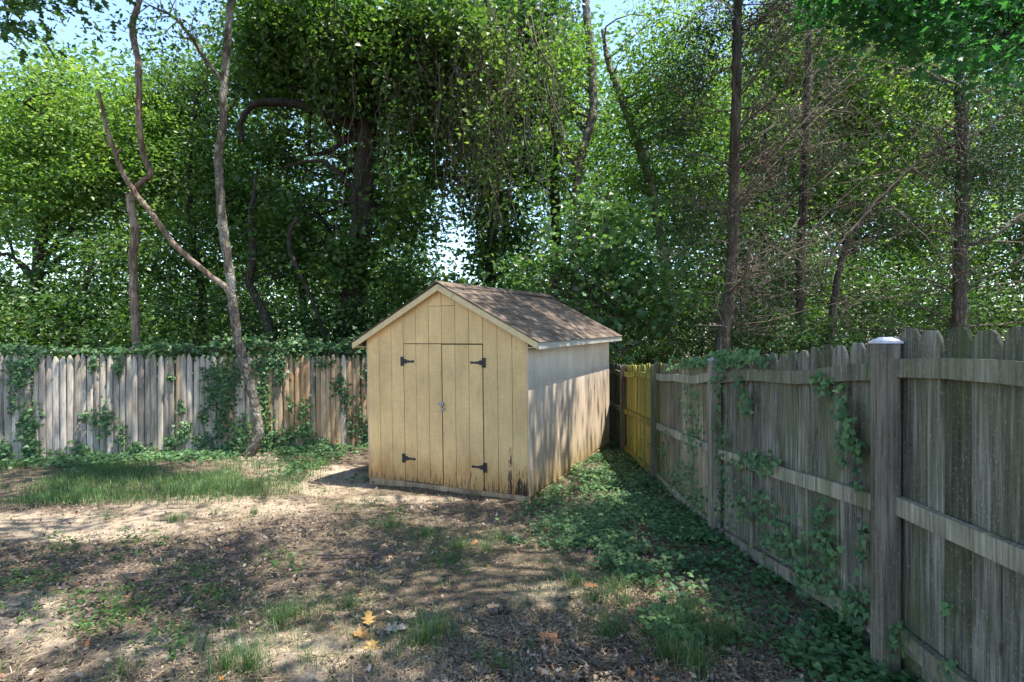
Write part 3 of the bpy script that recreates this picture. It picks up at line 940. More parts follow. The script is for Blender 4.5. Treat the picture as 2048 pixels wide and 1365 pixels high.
# big vine-clad tree left of the shed
vt = tree('vine_covered_tree', 'tall dark vine-covered tree with a long arching limb left of the shed', 'tree',
     [(695, 720, 13.2, .34), (705, 600, 13.2, .27), (722, 450, 13.2, .24), (732, 300, 13.2, .22), (735, 180, 13.2, .22), (733, 60, 13.2, .18), (725, -60, 13.2, .15)],
     [(640, 60, 150, 110, 13, 1.6), (760, 130, 150, 130, 13, 1.6), (600, 150, 120, 80, 14.6, 1.3), (850, 60, 130, 100, 12.5, 1.5), (735, 340, 100, 110, 14.3, .9), (820, 420, 70, 90, 12.8, .9), (610, 470, 120, 110, 13.4, 1.2), (700, 560, 75, 100, 12.7, .7), (560, 60, 120, 100, 13.6, 1.3), (780, 590, 80, 60, 13, .9), (640, 205, 80, 24, 12.7, .3), (530, 400, 80, 120, 14.4, 1.2), (560, 300, 90, 60, 14.6, 1.0)],
     'leaf_mid', .11, HEART, 12, 30, 'bark_dark', limbs=6, spread=.27, tint=.08,
     extra=[wpath([(700, 250, 13.1, .15), (670, 232, 13, .13), (620, 213, 12.9, .11), (560, 206, 12.8, .095), (520, 206, 12.7, .085), (495, 222, 12.6, .075), (481, 250, 12.6, .06), (485, 285, 12.6, .045)], 40, .008),
            wpath([(740, 130, 13.2, .15), (755, 90, 13.2, .13), (775, 50, 13.1, .12), (800, 20, 13.0, .10), (820, -20, 13, .09)], 20, .01),
            wpath([(703, 600, 12.85, .03), (716, 500, 12.9, .035), (712, 400, 12.93, .03), (742, 300, 12.95, .03), (728, 200, 12.95, .03), (745, 100, 13, .03)], 40, .02)])

# left sunlit wood
tree('broadleaf_tree', 'sunlit yellow-green leafy tree filling the far left of the picture', 'tree',
     [(60, 720, 15, .16), (75, 560, 15, .14), (90, 400, 15, .12), (110, 230, 15, .07), (130, 130, 15, .03)],
     [(70, 230, 150, 110, 15, 1.6), (200, 240, 140, 110, 14.5, 1.6), (60, 370, 150, 120, 14.5, 1.6), (220, 370, 140, 110, 14.6, 1.5), (-110, 300, 150, 200, 15.5, 1.6), (90, 140, 80, 50, 15, .9), (330, 300, 100, 110, 15, 1.3)],
     'leaf_bright', .12, OVAL, 10, 30, group=G_bg, limbs=6, tint=.12)
tree('broadleaf_tree', 'mid green leafy tree between the crooked dead tree and the leaning tree', 'tree',
     [(395, 710, 14.5, .10), (405, 600, 14.5, .09), (385, 470, 14.5, .08), (380, 350, 14.5, .06), (390, 200, 14.5, .03)],
     [(370, 200, 110, 100, 15.5, 1.4), (420, 350, 120, 110, 14.5, 1.4), (330, 500, 130, 90, 14, 1.3), (480, 160, 100, 130, 15.5, 1.4), (410, 620, 110, 70, 13.8, 1.0), (480, 480, 80, 120, 15, 1.1)],
     'leaf_mid', .115, OVAL, 10, 28, group=G_bg, limbs=6, tint=.1)
tree('broadleaf_tree', 'low spreading tree with dark shaded foliage behind the leftmost stakes', 'tree',
     [(160, 715, 13.5, .07), (150, 640, 13.5, .06), (175, 560, 13.5, .05), (190, 480, 13.5, .03)],
     [(60, 560, 130, 90, 14, 1.3), (200, 540, 120, 80, 13.5, 1.2), (120, 640, 180, 60, 13, 1.0), (300, 640, 120, 60, 13, 1.0), (-60, 620, 120, 110, 13.4, 1.2)],
     'leaf_mid', .115, OVAL, 10, 30, group=G_bg, limbs=8, tint=-.05)
tree('curved_tree', 'thin dark curved tree rising between the leaning tree and the vine tree', 'tree',
     [(545, 715, 12.6, .12), (540, 660, 12.6, .11), (520, 610, 12.6, .09), (500, 570, 12.6, .085), (507, 510, 12.6, .08), (500, 450, 12.7, .06), (515, 340, 12.8, .04)],
     [(520, 610, 70, 50, 13.2, .7), (560, 540, 60, 60, 13, .7)], 'leaf_dark', .10, OVAL, 10, 24, limbs=5)
tree('climbing_vine', 'twisting bare vine stem climbing left of the big vine tree', 'vine',
     [(650, 700, 12.4, .045), (640, 640, 12.3, .04), (605, 560, 12.3, .045), (580, 500, 12.3, .045), (582, 455, 12.3, .04), (600, 435, 12.4, .03)],
     None, 'leaf_dark', barkm='bark_dark', limbs=0)
tree('straight_tree', 'thin straight dark tree trunk in the shade behind the fence, left of the shed', 'tree',
     [(606, 715, 13.6, .09), (605, 600, 13.6, .08), (598, 500, 13.6, .07), (604, 400, 13.6, .05)],
     [(610, 640, 80, 50, 13, .9)], 'leaf_dark', .11, OVAL, 10, 26, limbs=4)

# centre
tree('ivy_clad_tree', 'dark ivy-clad tree with drooping layered foliage above the shed roof', 'tree',
     [(975, 720, 15, .16), (978, 600, 15, .15), (985, 480, 15, .13), (990, 330, 15, .11), (980, 150, 15, .09), (975, -30, 15, .07)],
     [(980, 400, 60, 50, 15, .9), (975, 500, 55, 60, 14.8, .9), (920, 345, 80, 45, 14.8, 1.0), (960, 190, 120, 110, 15.5, 1.5), (1040, 330, 70, 60, 15, 1.0), (1000, 60, 140, 110, 15.5, 1.6), (1010, 600, 80, 40, 14.5, .9), (880, 240, 80, 80, 15.5, 1.2), (1030, 500, 40, 70, 15, .8)],
     'leaf_dark', .125, HEART, 11, 26, limbs=6, tint=.05)
tree('broadleaf_tree', 'grey-trunked tree with a curving stem above the shed roof, right of the ivy-clad tree', 'tree',
     [(1145, 700, 15, .15), (1150, 560, 15, .13), (1150, 430, 15, .115), (1160, 320, 15, .11), (1185, 230, 15, .11), (1182, 120, 15, .10), (1172, 20, 15, .10), (1165, -80, 15, .08)],
     [(1110, 120, 80, 120, 15.3, 1.3), (1140, 330, 60, 70, 15.6, 1.0), (1110, 230, 70, 70, 15.5, 1.0), (1180, 420, 80, 60, 16, 1.1)],
     'leaf_bright', .115, OVAL, 9, 26, 'bark_grey', group=G_bg, limbs=6, tint=-.05,
     extra=[wpath([(1155, 340, 15, .07), (1130, 290, 14.9, .055), (1100, 220, 14.8, .045), (1085, 160, 14.7, .03), (1060, 80, 14.6, .02)], 24, .01)])
tree('slim_tree', 'slim dark trunk seen against the sky above the right end of the shed roof', 'tree',
     [(1118, 700, 16, .14), (1110, 560, 16, .14), (1112, 450, 16, .14), (1108, 340, 16, .13), (1105, 200, 16, .10)],
     [(1130, 560, 70, 60, 16.5, .9), (1080, 610, 60, 50, 16.5, .8)], 'leaf_mid', .12, OVAL, 9, 26, limbs=4)
tree('broadleaf_tree', 'crooked tree with light yellow-green leaves at the top, left of the bare cedars', 'tree',
     [(1350, 700, 15.5, .16), (1330, 520, 15.5, .14), (1305, 380, 15.5, .12), (1270, 270, 15.5, .11), (1240, 190, 15.5, .10), (1215, 120, 15.5, .07), (1205, 60, 15.5, .05)],
     [(1330, 90, 110, 110, 14.5, 1.3), (1290, 220, 90, 90, 15, 1.1), (1400, 210, 90, 120, 15.5, 1.2), (1340, 330, 90, 90, 15.6, 1.2), (1260, 380, 80, 60, 16, 1.0)],
     'leaf_bright', .105, OVAL, 10, 28, 'bark_grey', group=G_bg, limbs=7, tint=0)
tree('young_maple', 'pale green young maple with bright glinting leaves just behind the shed', 'tree',
     [(1240, 715, 12.8, .08), (1235, 640, 12.8, .07), (1225, 560, 12.8, .06), (1215, 470, 12.8, .04), (1210, 400, 12.8, .02)],
     [(1210, 430, 110, 60, 12.8, 1.0), (1130, 530, 120, 50, 12.9, 1.0), (1260, 520, 130, 70, 12.5, 1.1), (1180, 610, 90, 50, 13.0, .9), (1330, 610, 110, 70, 12.6, 1.0), (1250, 660, 90, 50, 12.7, .7), (1040, 560, 60, 40, 13.2, .8)],
     'leaf_pale', .15, MAPLE, 11, 15, 'bark_grey', limbs=8, spread=.26, thr=.40, tint=.1)

# right background
tree('broadleaf_tree', 'backlit bright yellow-green tree behind the bare cedars', 'tree',
     [(1700, 720, 20, .2), (1705, 500, 20, .17), (1720, 300, 20, .13), (1740, 100, 20, .08)],
     [(1700, 180, 140, 130, 20, 2.2), (1560, 130, 120, 120, 20, 2), (1820, 260, 130, 130, 20, 2), (1660, 380, 150, 110, 20, 2), (1500, 280, 110, 110, 19, 1.8), (1640, 60, 140, 100, 19, 1.8), (1850, 470, 140, 110, 20, 2), (1800, 90, 140, 110, 21, 2)],
     'leaf_bright', .16, OVAL, 6, 22, group=G_bg, limbs=5, spread=.36, tint=.15)
tree('broadleaf_tree', 'shaded leafy tree at the right edge of the picture beyond the near pickets', 'tree',
     [(2120, 720, 14, .15), (2110, 500, 14, .13), (2090, 300, 14, .1), (2080, 100, 14, .06)],
     [(2060, 300, 110, 110, 14, 1.4), (2050, 480, 110, 100, 14, 1.3), (2120, 150, 130, 120, 14, 1.5), (2020, 620, 110, 60, 14, 1.1), (2180, 450, 120, 160, 14, 1.4), (1880, 620, 90, 50, 15, 1)],
     'leaf_mid', .115, OVAL, 9, 28, group=G_bg, limbs=6, tint=0)
tree('broadleaf_tree', 'leafy tree filling the shade between the two left-hand bare cedars', 'tree',
     [(1540, 720, 17, .12), (1530, 560, 17, .1), (1535, 380, 17, .07), (1530, 250, 17, .04)],
     [(1540, 520, 110, 110, 17, 1.5), (1420, 420, 110, 110, 17, 1.5), (1400, 580, 90, 80, 16, 1.3), (1720, 580, 130, 80, 17, 1.4), (1560, 300, 90, 90, 18, 1.3), (1580, 640, 130, 50, 16, 1.2)],
     'leaf_mid', .13, OVAL, 8, 26, group=G_bg, limbs=6, tint=-.1, spread=.3)

# shrubs of the understory, one by one along the back of the fences
G_sh = 'understory shrubs growing behind the fences'
shr = [(-40, 660, 120, 50, 12.2, 'understory shrub poking over the far left end of the stockade fence', 'leaf_mid'),
       (190, 670, 110, 35, 12.4, 'shrub over the stockade fence just left of the crooked dead trunk', 'leaf_mid'),
       (370, 670, 90, 35, 12.6, 'shrub over the stockade fence right of the crooked dead trunk', 'leaf_bright'),
       (470, 665, 70, 40, 13.4, 'small light shrub directly behind the leaning trunk', 'leaf_bright'),
       (620, 660, 90, 45, 12.8, 'dark shrub at the foot of the thin straight trunk', 'leaf_dark'),
       (710, 650, 70, 60, 12.6, 'dark broad-leaved shrub against the left eave of the shed', 'leaf_dark'),
       (830, 570, 90, 50, 14.6, 'rounded green shrub showing above the left roof slope', 'leaf_mid'),
       (1290, 700, 80, 40, 13.6, 'leafy shrub between the shed and the yellow pickets', 'leaf_mid'),
       (1400, 660, 90, 60, 12.4, 'shaded shrub at the foot of the nearest bare cedar', 'leaf_dark'),
       (1520, 670, 90, 50, 12.0, 'dark rounded shrub above the pickets between the cedars', 'leaf_dark'),
       (1660, 680, 110, 50, 12.4, 'shrub behind the pickets left of the white post cap', 'leaf_dark'),
       (1820, 670, 110, 50, 12.8, 'shrub behind the pickets right of the white post cap', 'leaf_dark'),
       (1980, 640, 90, 60, 11.8, 'brighter shrub behind the near pickets at the right edge', 'leaf_mid'),
       (1190, 690, 80, 40, 14.4, 'shrub hidden behind the right end of the shed', 'leaf_dark')]
for (px, py, rx, ry, d, lab, mt) in shr:
    tree('shrub', lab, 'shrub', [(px, 730, d, .025), (px + 5, (730 + py) / 2, d, .02), (px - 3, py, d, .01)],
         [(px, py, rx, ry, d, .9)], mt, .10, OVAL, 13, 26, group=G_sh, limbs=8, twigs=3, thr=.36, spread=.22)

# far wood that reads as one mass
def far_wood():
    parts = []
    for (n, y0, y1, top, sz) in ((3600, 17.5, 21, 4.6, .15), (6200, 22, 32, 15.5, .25), (3800, 36, 55, 26, .42)):
        ang = rng.uniform(-1.02, 1.02, n * 2)
        y = rng.uniform(y0, y1, n * 2); x = np.tan(ang * .83) * y
        h = rng.random(n * 2) ** .85
        px = 1024 + x / y * F
        topz = top * (.72 + .5 * vnoise(np.stack([x, y, 0 * x], 1), .16))
        topz = np.where(np.abs(px - 905) < 40, topz * .26, topz)
        topz = np.where((px < 480), np.minimum(topz, 2 + (682 - 95) / F * y), topz)
        C = np.stack([x, y, h * topz], 1)
        keep = gap_keep(C) & (vnoise(C, .45) > .30)
        C = C[keep][:n]
        parts.append(crown_mesh(C, 20, sz * 1.1, OVAL, sz * 2.6, .5, 0.0))
    V, T, U = merge(parts)
    o = link('far_wood', mesh_np('far_wood', V, T, U), M['leaf_mid'])
    tag(o, 'distant woodland foliage closing the view behind all the trees', 'woodland', kind='stuff')
far_wood()

# cedars with bare tangled branches
def cedar(label, trunk, nbr, az_fn, Lr, foliage, seed, hz=(.05, 1.0), extra=None):
    global rng
    rng = np.random.default_rng(seed)
    tr = np.array([np.append(at(a, b, c), r * .72) for a, b, c, r in trunk])
    root = empty('cedar_tree', tuple(tr[0, :3])); tag(root, label, 'tree', 'bare-branched cedars behind the picket fence')
    n = 90; path = smooth_path(tr, n); path[:, :3] += rng.standard_normal((n, 3)) * .008
    V, T = tubes([path], 12, .10)
    child_world(link('trunk', mesh_np('trunk', V, T, None, True), M['bark_cedar']), root)
    paths = list(extra or []); tips = []
    for k in range(nbr):
        i = int(n * (hz[0] + (hz[1] - hz[0]) * rng.random())); i = min(i, n - 1)
        p = path[i, :3]; az, up, L = az_fn(rng)
        L *= rng.uniform(*Lr)
        m = 10
        t = np.linspace(0, 1, m)
        dirh = np.array((math.sin(az), math.cos(az), 0))
        bow = rng.uniform(-.30, .12)
        t2 = t + 0
        azw = az + rng.normal(0, .35) * t
        hd = np.stack([np.sin(azw), np.cos(azw), 0 * t], 1)
        pts = p + hd * (t * L)[:, None] + np.outer(t * L * up + (t ** 2) * L * bow, (0, 0, 1)) + np.cumsum(rng.standard_normal((m, 3)) * .028 * L * .5, 0)
        r0 = .007 + .0052 * L * rng.uniform(.5, 1.3)
        if rng.random() < .25: m2 = rng.integers(5, 9)      # snapped off
        else: m2 = m
        Q = np.column_stack([pts, np.linspace(r0, .0045, m)])[:m2]; paths.append(Q); pts = pts[:m2]
        for _ in range(int(4 + L * 4)):
            j = rng.integers(1, m2); q = pts[j]
            d = unit((pts[min(j + 1, m2 - 1)] - pts[j - 1])[None])[0] * .5 + rng.standard_normal(3) * .6
            l2 = rng.uniform(.15, .8) * (1.2 - j / m) * (.5 + .28 * L)
            e = q + d * l2; e[2] -= l2 * rng.uniform(-.2, .6)
            T2 = limb(q, e, max(.005, Q[j, 3] * .5), .003, 7, .55, rng.uniform(-.15, .15)); paths.append(T2); tips.append(e)
            for _ in range(2):
                if rng.random() < .7:
                    jj = rng.integers(2, 6); l3 = l2 * .45
                    e2 = T2[jj, :3] + rng.standard_normal(3) * l3 * .7; e2[2] -= .12 * rng.random()
                    paths.append(limb(T2[jj, :3], e2, .0042, .0025, 5, .5)); tips.append(e2)
    V, T = tubes(paths, 3)
    child_world(link('branchwork', mesh_np('branchwork', V, T, None, True), M['twig']), root)
    tips = np.array(tips)
    C = tips[rng.random(len(tips)) < foliage[0]]
    parts = []
    if len(C): parts.append(crown_mesh(C, 22, .07, OVAL, .13, .5, -.1, .4))
    for (px, py, rx, ry, d, rd) in foliage[1]:
        CC, _ = blob_clusters([(px, py, rx, ry, d, rd)], 26, .40)
        parts.append(crown_mesh(CC, 34, .07, OVAL, .15, .4, 0, .3))
    if parts:
        V, T, U = merge(parts)
        child_world(link('crown', mesh_np('crown', V, T, U), M['needle']), root)
    return root
def az1(r):
    if r.random() < .55: return r.normal(1.3, .7), r.uniform(.15, 1.3), 3.2
    return r.normal(-1.5, 1.1), r.uniform(-.3, .6), 1.7
def az2(r): return r.uniform(0, 6.28), r.uniform(.1, .8), 2.4
def az3(r):
    if r.random() < .6: return r.normal(-1.4, .7), r.uniform(-.05, .6), 3.0
    return r.normal(1.4, .8), r.uniform(0, .7), 2.4
cedar('tall bare cedar with many dead upswept branches, nearest the shed',
      [(1440, 720, 11.2, .19), (1458, 600, 11.2, .165), (1466, 480, 11.2, .15), (1468, 350, 11.2, .145), (1472, 200, 11.2, .13), (1474, 60, 11.2, .12), (1476, -80, 11.2, .10)],
      95, az1, (.5, 1.25), (.10, [(1380, 130, 70, 110, 12, .8), (1340, 260, 60, 60, 12, .7), (1370, 470, 70, 60, 12.3, .7), (1440, 60, 60, 80, 11.6, .6), (1400, 350, 50, 60, 12.2, .6), (1520, 600, 70, 40, 12, .6)]), 11)
cedar('slimmer bare cedar standing in shade in the middle of the three',
      [(1600, 720, 13.6, .15), (1600, 560, 13.6, .135), (1606, 400, 13.6, .13), (1612, 250, 13.6, .125), (1618, 100, 13.6, .11), (1620, -60, 13.6, .09)],
      60, az2, (.5, 1.2), (.06, [(1560, 560, 60, 60, 14, .8)]), 12)
cedar('thick-trunked cedar with a dense dark foliage clump at the right of the three',
      [(1915, 740, 11.5, .20), (1920, 600, 11.5, .175), (1922, 480, 11.5, .17), (1926, 330, 11.5, .155), (1920, 180, 11.5, .13), (1915, 40, 11.5, .11), (1910, -80, 11.5, .09)],
      75, az3, (.5, 1.2), (.14, [(1950, 340, 70, 90, 11.3, .8), (1890, 200, 60, 70, 11.7, .7), (1985, 250, 60, 60, 11.5, .7), (1960, 430, 50, 60, 11.4, .6)]), 13,
      extra=[wpath([(1915, 285, 11.5, .055), (1850, 315, 11.4, .042), (1790, 365, 11.3, .038), (1720, 440, 11.3, .034), (1670, 500, 11.2, .028), (1640, 570, 11.2, .018)], 34, .012),
             wpath([(1925, 500, 11.5, .05), (1990, 470, 11.2, .04), (2060, 420, 11, .03)], 20, .01)])
tree('leaning_sapling', 'leaning bare sapling between the middle and right cedars', 'tree',
     [(1655, 720, 12.8, .075), (1668, 600, 12.8, .07), (1690, 500, 12.8, .06), (1740, 420, 12.8, .05), (1800, 360, 12.8, .035)],
     [(1780, 380, 50, 40, 13, .5)], 'leaf_mid', .1, OVAL, 8, 20, 'bark_cedar', limbs=6)
rng = np.random.default_rng(21)

# hanging tangle of bare vines above the shed
paths = []
for k in range(230):
    px = rng.normal(940, 75); d = rng.uniform(11.5, 13.8); y0 = rng.uniform(-40, 150); Lp = rng.uniform(80, 380)
    if rng.random() < .25: px = rng.uniform(620, 1120)
    m = 12
    c = at(px, y0, d) + np.outer(np.linspace(0, 1, m), (rng.normal(0, .35), 0, -Lp / F * d)) + np.cumsum(rng.standard_normal((m, 3)) * (.06, .06, .03), 0)
    paths.append(np.column_stack([smooth_path(c, 20), np.full(20, rng.uniform(.004, .011))]))
    for _ in range(3):
        q = c[rng.integers(2, m)]
        paths.append(limb(q, q + rng.standard_normal(3) * (.35, .2, .4), .005, .003, 6, .5))
for (a, b, c2, d2) in ((905, 60, 985, 250), (930, 250, 1000, 450), (1010, 380, 950, 470), (1060, 20, 1120, 240)):
    p = at(a, b, 12.4); q = at(c2, d2, 12.2)
    paths.append(limb(p, q, .025, .012, 14, .35))
V, T = tubes(paths, 4)
hv = empty('hanging_vine', tuple(at(940, 60, 12.5))); tag(hv, 'brown tangle of bare hanging vines in the treetops above the shed', 'vine')
child_world(link('stem', mesh_np('stem', V, T, None, True), M['twig']), hv)
Cv = np.vstack([p[rng.integers(0, len(p), 2), :3] for p in paths[::2]])
V, T, U = crown_mesh(Cv, 7, .10, HEART, .14, .8, .25)
child_world(link('foliage', mesh_np('foliage', V, T, U), M['leaf_mid']), hv)

# ------------------------------------------------------------------ overhead crowns that shade the yard
def sun_up(P, zt):
    s = np.array(sun_dir)
    return P + ((zt - P[:, 2]) / s[2])[:, None] * s
n = 9000
gx = rng.uniform(-10.5, 2.3, n); gy = rng.uniform(.5, 12.2, n)
Pg = np.stack([gx, gy, gz(gx, gy)], 1)
wall = rng.random(n) < .10
Pg[wall, 2] += rng.uniform(.3, 1.5, wall.sum())
px, py = proj(Pg)
lit = field(LIT, px, py)
out = (py > 1420) | (px < -60) | (px > 2100)
nz = vnoise(Pg, 1.7)
fl_y = L0[1] + (gx - L0[0]) * ld[1] / ld[0]
nearf = (np.abs(gy - fl_y) < 1.25) & (gx < -2.6)
keepp = np.where(nearf, np.clip((vnoise(np.stack([gx, gy * .3, 0 * gx], 1), 2.2) - .5) * 4, 0.0, .28), 0)
keepp = np.where(nearf, keepp, 0) + np.where(nearf, 0, 1) * np.where(out, .45, np.clip(1.0 - lit * 3.4, 0, 1) * np.clip((nz - .30) * 5, 0, 1))
# the stockade fence face and the sloping roof catch part of the sun
Pg = Pg[rng.random(n) < keepp * .8]
hmin = np.maximum(7.6, CAMZ + Pg[:, 1] * .62 + 1.0)
Cc = sun_up(Pg, hmin + rng.random(len(Pg)) * 2.2)
def overhead(name, label, foot, C, mat, template, size, extraC, per=20, r=.28):
    root = empty(name, foot); tag(root, label, 'tree')
    top = np.array((foot[0] * .9, foot[1] * .95, 10.5))
    tr = limb(np.array(foot, float) - (0, 0, .3), top, r, r * .5, 40, .05)
    V, T = tubes([tr], 12, .06); child_world(link('trunk', mesh_np('trunk', V, T, None, True), M['bark_dark']), root)
    paths = []
    allC = np.vstack([C] + ([extraC] if extraC is not None else []))
    # main limbs to a few hubs, then twigs from each hub
    hubs = allC[rng.choice(len(allC), min(26, len(allC)), replace=False)]
    for h in hubs:
        k = rng.integers(18, 39)
        paths.append(limb(tr[k, :3], h, .07, .02, 14, .12, .03))
    for c in allC[::2]:
        h = hubs[np.argmin(np.linalg.norm(hubs - c, axis=1))]
        paths.append(limb(h, c, .012, .004, 5, .3))
    V, T = tubes(paths, 5); child_world(link('limb', mesh_np('limb', V, T, None, True), M['bark_dark']), root)
    parts = [crown_mesh(C, per, size, template, .22, .5)]
    if extraC is not None: parts.append(crown_mesh(extraC, 22, size * 1.0, template, .2, .5))
    V, T, U = merge(parts); child_world(link('crown', mesh_np('crown', V, T, U), M[mat]), root)
Lm = Cc[:, 0] < .2
ec = np.array([at(rng.uniform(-60, 230), rng.uniform(-90, 60) - 0, rng.uniform(7.5, 9)) for _ in range(26)] + [at(rng.uniform(0, 90), rng.uniform(-60, 30), rng.uniform(7.0, 8)) for _ in range(10)])
ec = ec[(ec[:, 0] / ec[:, 1] * F + 1024 < 60) | (682.5 - (ec[:, 2] - CAMZ) / ec[:, 1] * F < 15)]
overhead('overhanging_oak', 'oak whose dark lobed leaves hang into the top left corner', (-9.5, 1.5, .5), Cc[Lm], 'leaf_dark', OAK, .15, ec)
em = np.array([at(rng.uniform(1640, 2120), rng.uniform(-140, 150), rng.uniform(6.5, 8.2)) for _ in range(420)])
epx, epy = proj(em)
em = em[epy < 20 + (epx - 1640) * .42]
overhead('overhanging_maple', 'blue-green maple boughs hanging into the top right corner', (7.2, 3.6, .5), Cc[~Lm], 'leaf_teal', MAPLE, .10, em)

# ------------------------------------------------------------------ ivy
def ivy_thing(name, label, P, Nr, size, foot, group=None, stems=None, tint=0.0, mat='ivy', template=IVY, D=None):
    root = empty(name, tuple(foot)); tag(root, label, 'ivy', group)
    n = len(P)
    t = np.clip(.45 + rng.standard_normal(n) * .24 + tint, 0, 1)
    if D is None:
        D = rng.standard_normal((n, 3)) * .5; D[:, 2] -= .7
    V, T, U = leaves(P, Nr, size * rng.uniform(.6, 1.25, n), t, template, D)
    child_world(link('foliage', mesh_np('foliage', V, T, U), M[mat]), root)
    if stems:
        V, T = tubes(stems, 4); child_world(link('stem', mesh_np('stem', V, T, None, True), M['twig']), root)
    return root
lnf = np.array((ld[1], -ld[0], 0))      # stockade normal towards the camera
def lf_pt(px, py, off=.06):
    # point on the stockade plane seen at a pixel
    dx = (px - 1024) / F
    d = (L0[0] * ld[1] - L0[1] * ld[0]) / (dx * ld[1] - ld[0])
    return at(px, py, d) + np.append(lnf[:2] * off, 0)
G_iv = 'ivy patches climbing the stockade fence'
patches = [
    ('ivy clump high on the leftmost stakes', [(40, 745, 26, 28, 130), (62, 722, 20, 15, 60)], 0),
    ('ivy column low on the stakes near the left edge', [(60, 850, 22, 40, 170), (68, 900, 20, 25, 80), (30, 800, 8, 30, 30)], .1),
    ('ivy at the bottom left corner of the stockade fence', [(12, 905, 18, 26, 90), (30, 925, 30, 10, 60)], .1),
    ('small ivy sprig at the stake tops left of the crooked dead trunk', [(190, 728, 10, 14, 34), (240, 730, 8, 26, 50)], .1),
    ('ivy sprigs half way up the sunlit stakes', [(172, 832, 8, 12, 24), (190, 836, 6, 14, 22), (214, 840, 14, 30, 70)], .1),
    ('low ivy tuft at the foot of the sunlit stakes', [(163, 900, 18, 22, 80), (200, 915, 24, 14, 80), (120, 912, 16, 16, 50), (245, 870, 8, 30, 40)], .1),
    ('ivy patch at the stake feet below the leafy sprout', [(275, 900, 22, 16, 90), (305, 905, 12, 14, 40), (345, 885, 16, 16, 60), (345, 757, 7, 8, 24), (366, 815, 8, 14, 30)], .1),
    ('bright green leafy sprout half way up the middle stakes', [(370, 862, 14, 18, 50), (376, 850, 8, 10, 24)], .45),
    ('large ivy mass hanging down left of the leaning trunk', [(440, 745, 34, 22, 150), (425, 790, 16, 26, 90), (452, 800, 18, 36, 130), (465, 760, 22, 36, 130), (410, 830, 12, 16, 40), (447, 855, 20, 18, 60), (408, 880, 26, 14, 80)], -.05),
    ('ivy around the foot of the leaning trunk', [(480, 860, 22, 28, 130), (470, 890, 30, 14, 110), (525, 800, 16, 50, 170), (530, 860, 20, 28, 130), (545, 885, 26, 18, 120), (515, 790, 14, 20, 50)], .25),
    ('ivy hanging from the fence top right of the leaning trunk', [(520, 735, 30, 20, 120), (560, 745, 14, 26, 80), (545, 722, 30, 10, 90)], .1),
    ('ivy bush low on the stakes between leaning trunk and shed', [(612, 862, 16, 22, 110), (608, 820, 14, 18, 60), (580, 812, 8, 14, 30), (580, 870, 20, 18, 80), (645, 885, 16, 12, 50)], .2),
    ('ivy trailing down the stakes beside the shed', [(680, 770, 16, 24, 70), (690, 800, 10, 26, 50), (650, 725, 24, 10, 60), (720, 830, 14, 30, 60), (728, 870, 14, 26, 60), (700, 850, 8, 20, 26), (735, 745, 12, 20, 50)], -.1)]
for lab, bl, tt in patches:
    Ps, st = [], []
    for (cx, cy, rx, ry, n) in bl:
        n = int(n * 1.15)
        u = rng.standard_normal((n, 2)) * .55
        Ps += [lf_pt(cx + rx * a, cy + ry * b, rng.uniform(.04, .11)) for a, b in u]
        for _ in range(3):
            q = [lf_pt(cx + rng.normal(0, rx * .3), cy + ry * t, .045) for t in (1.1, .5, 0, -.5, -1)]
            st.append(np.column_stack([smooth_path(q, 10), np.full(10, .004)]))
    P = np.array(Ps)
    Nr = unit(lnf + rng.standard_normal((len(P), 3)) * .45 + np.array((0, 0, .35)))
    ivy_thing('ivy', lab, P, Nr, .062, lf_pt(bl[0][0], 930, .05), G_iv, st, tt)
# garlands along both fence tops
def garland(lab, xs_, y0, thick, n, tint, depth_off=0.1):
    px = rng.uniform(xs_[0], xs_[1], n)
    m = vnoise(np.stack([px / 40, np.zeros(n), np.zeros(n)], 1), 1.0)
    py = y0 + rng.standard_normal(n) * thick * (.35 + m * .9) - m * thick * .8
    P = np.array([lf_pt(a, b, -rng.uniform(-.08, .35)) for a, b in zip(px, py)])
    Nr = unit(rng.standard_normal((n, 3)) * .6 + np.array((.2, -.4, .8)))
    st = []
    for _ in range(int(n / 60)):
        a = rng.uniform(*xs_); q = [lf_pt(a + 18 * t, y0 + rng.normal(0, thick * .5), -.05) for t in range(5)]
        st.append(np.column_stack([smooth_path(q, 14), np.full(14, .005)]))
    ivy_thing('ivy', lab, P, Nr, .085, lf_pt(np.mean(xs_), 700, -.2), 'ivy garlands along the fence tops', st, tint)
garland('thin ivy garland over the stake tops at the far left', (-30, 280), 702, 7, 420, .1)
garland('thick ivy garland over the stake tops behind the leaning trunk', (280, 560), 700, 10, 1000, .1)
garland('dark ivy garland over the stake tops next to the shed', (560, 745), 702, 13, 1000, 0)
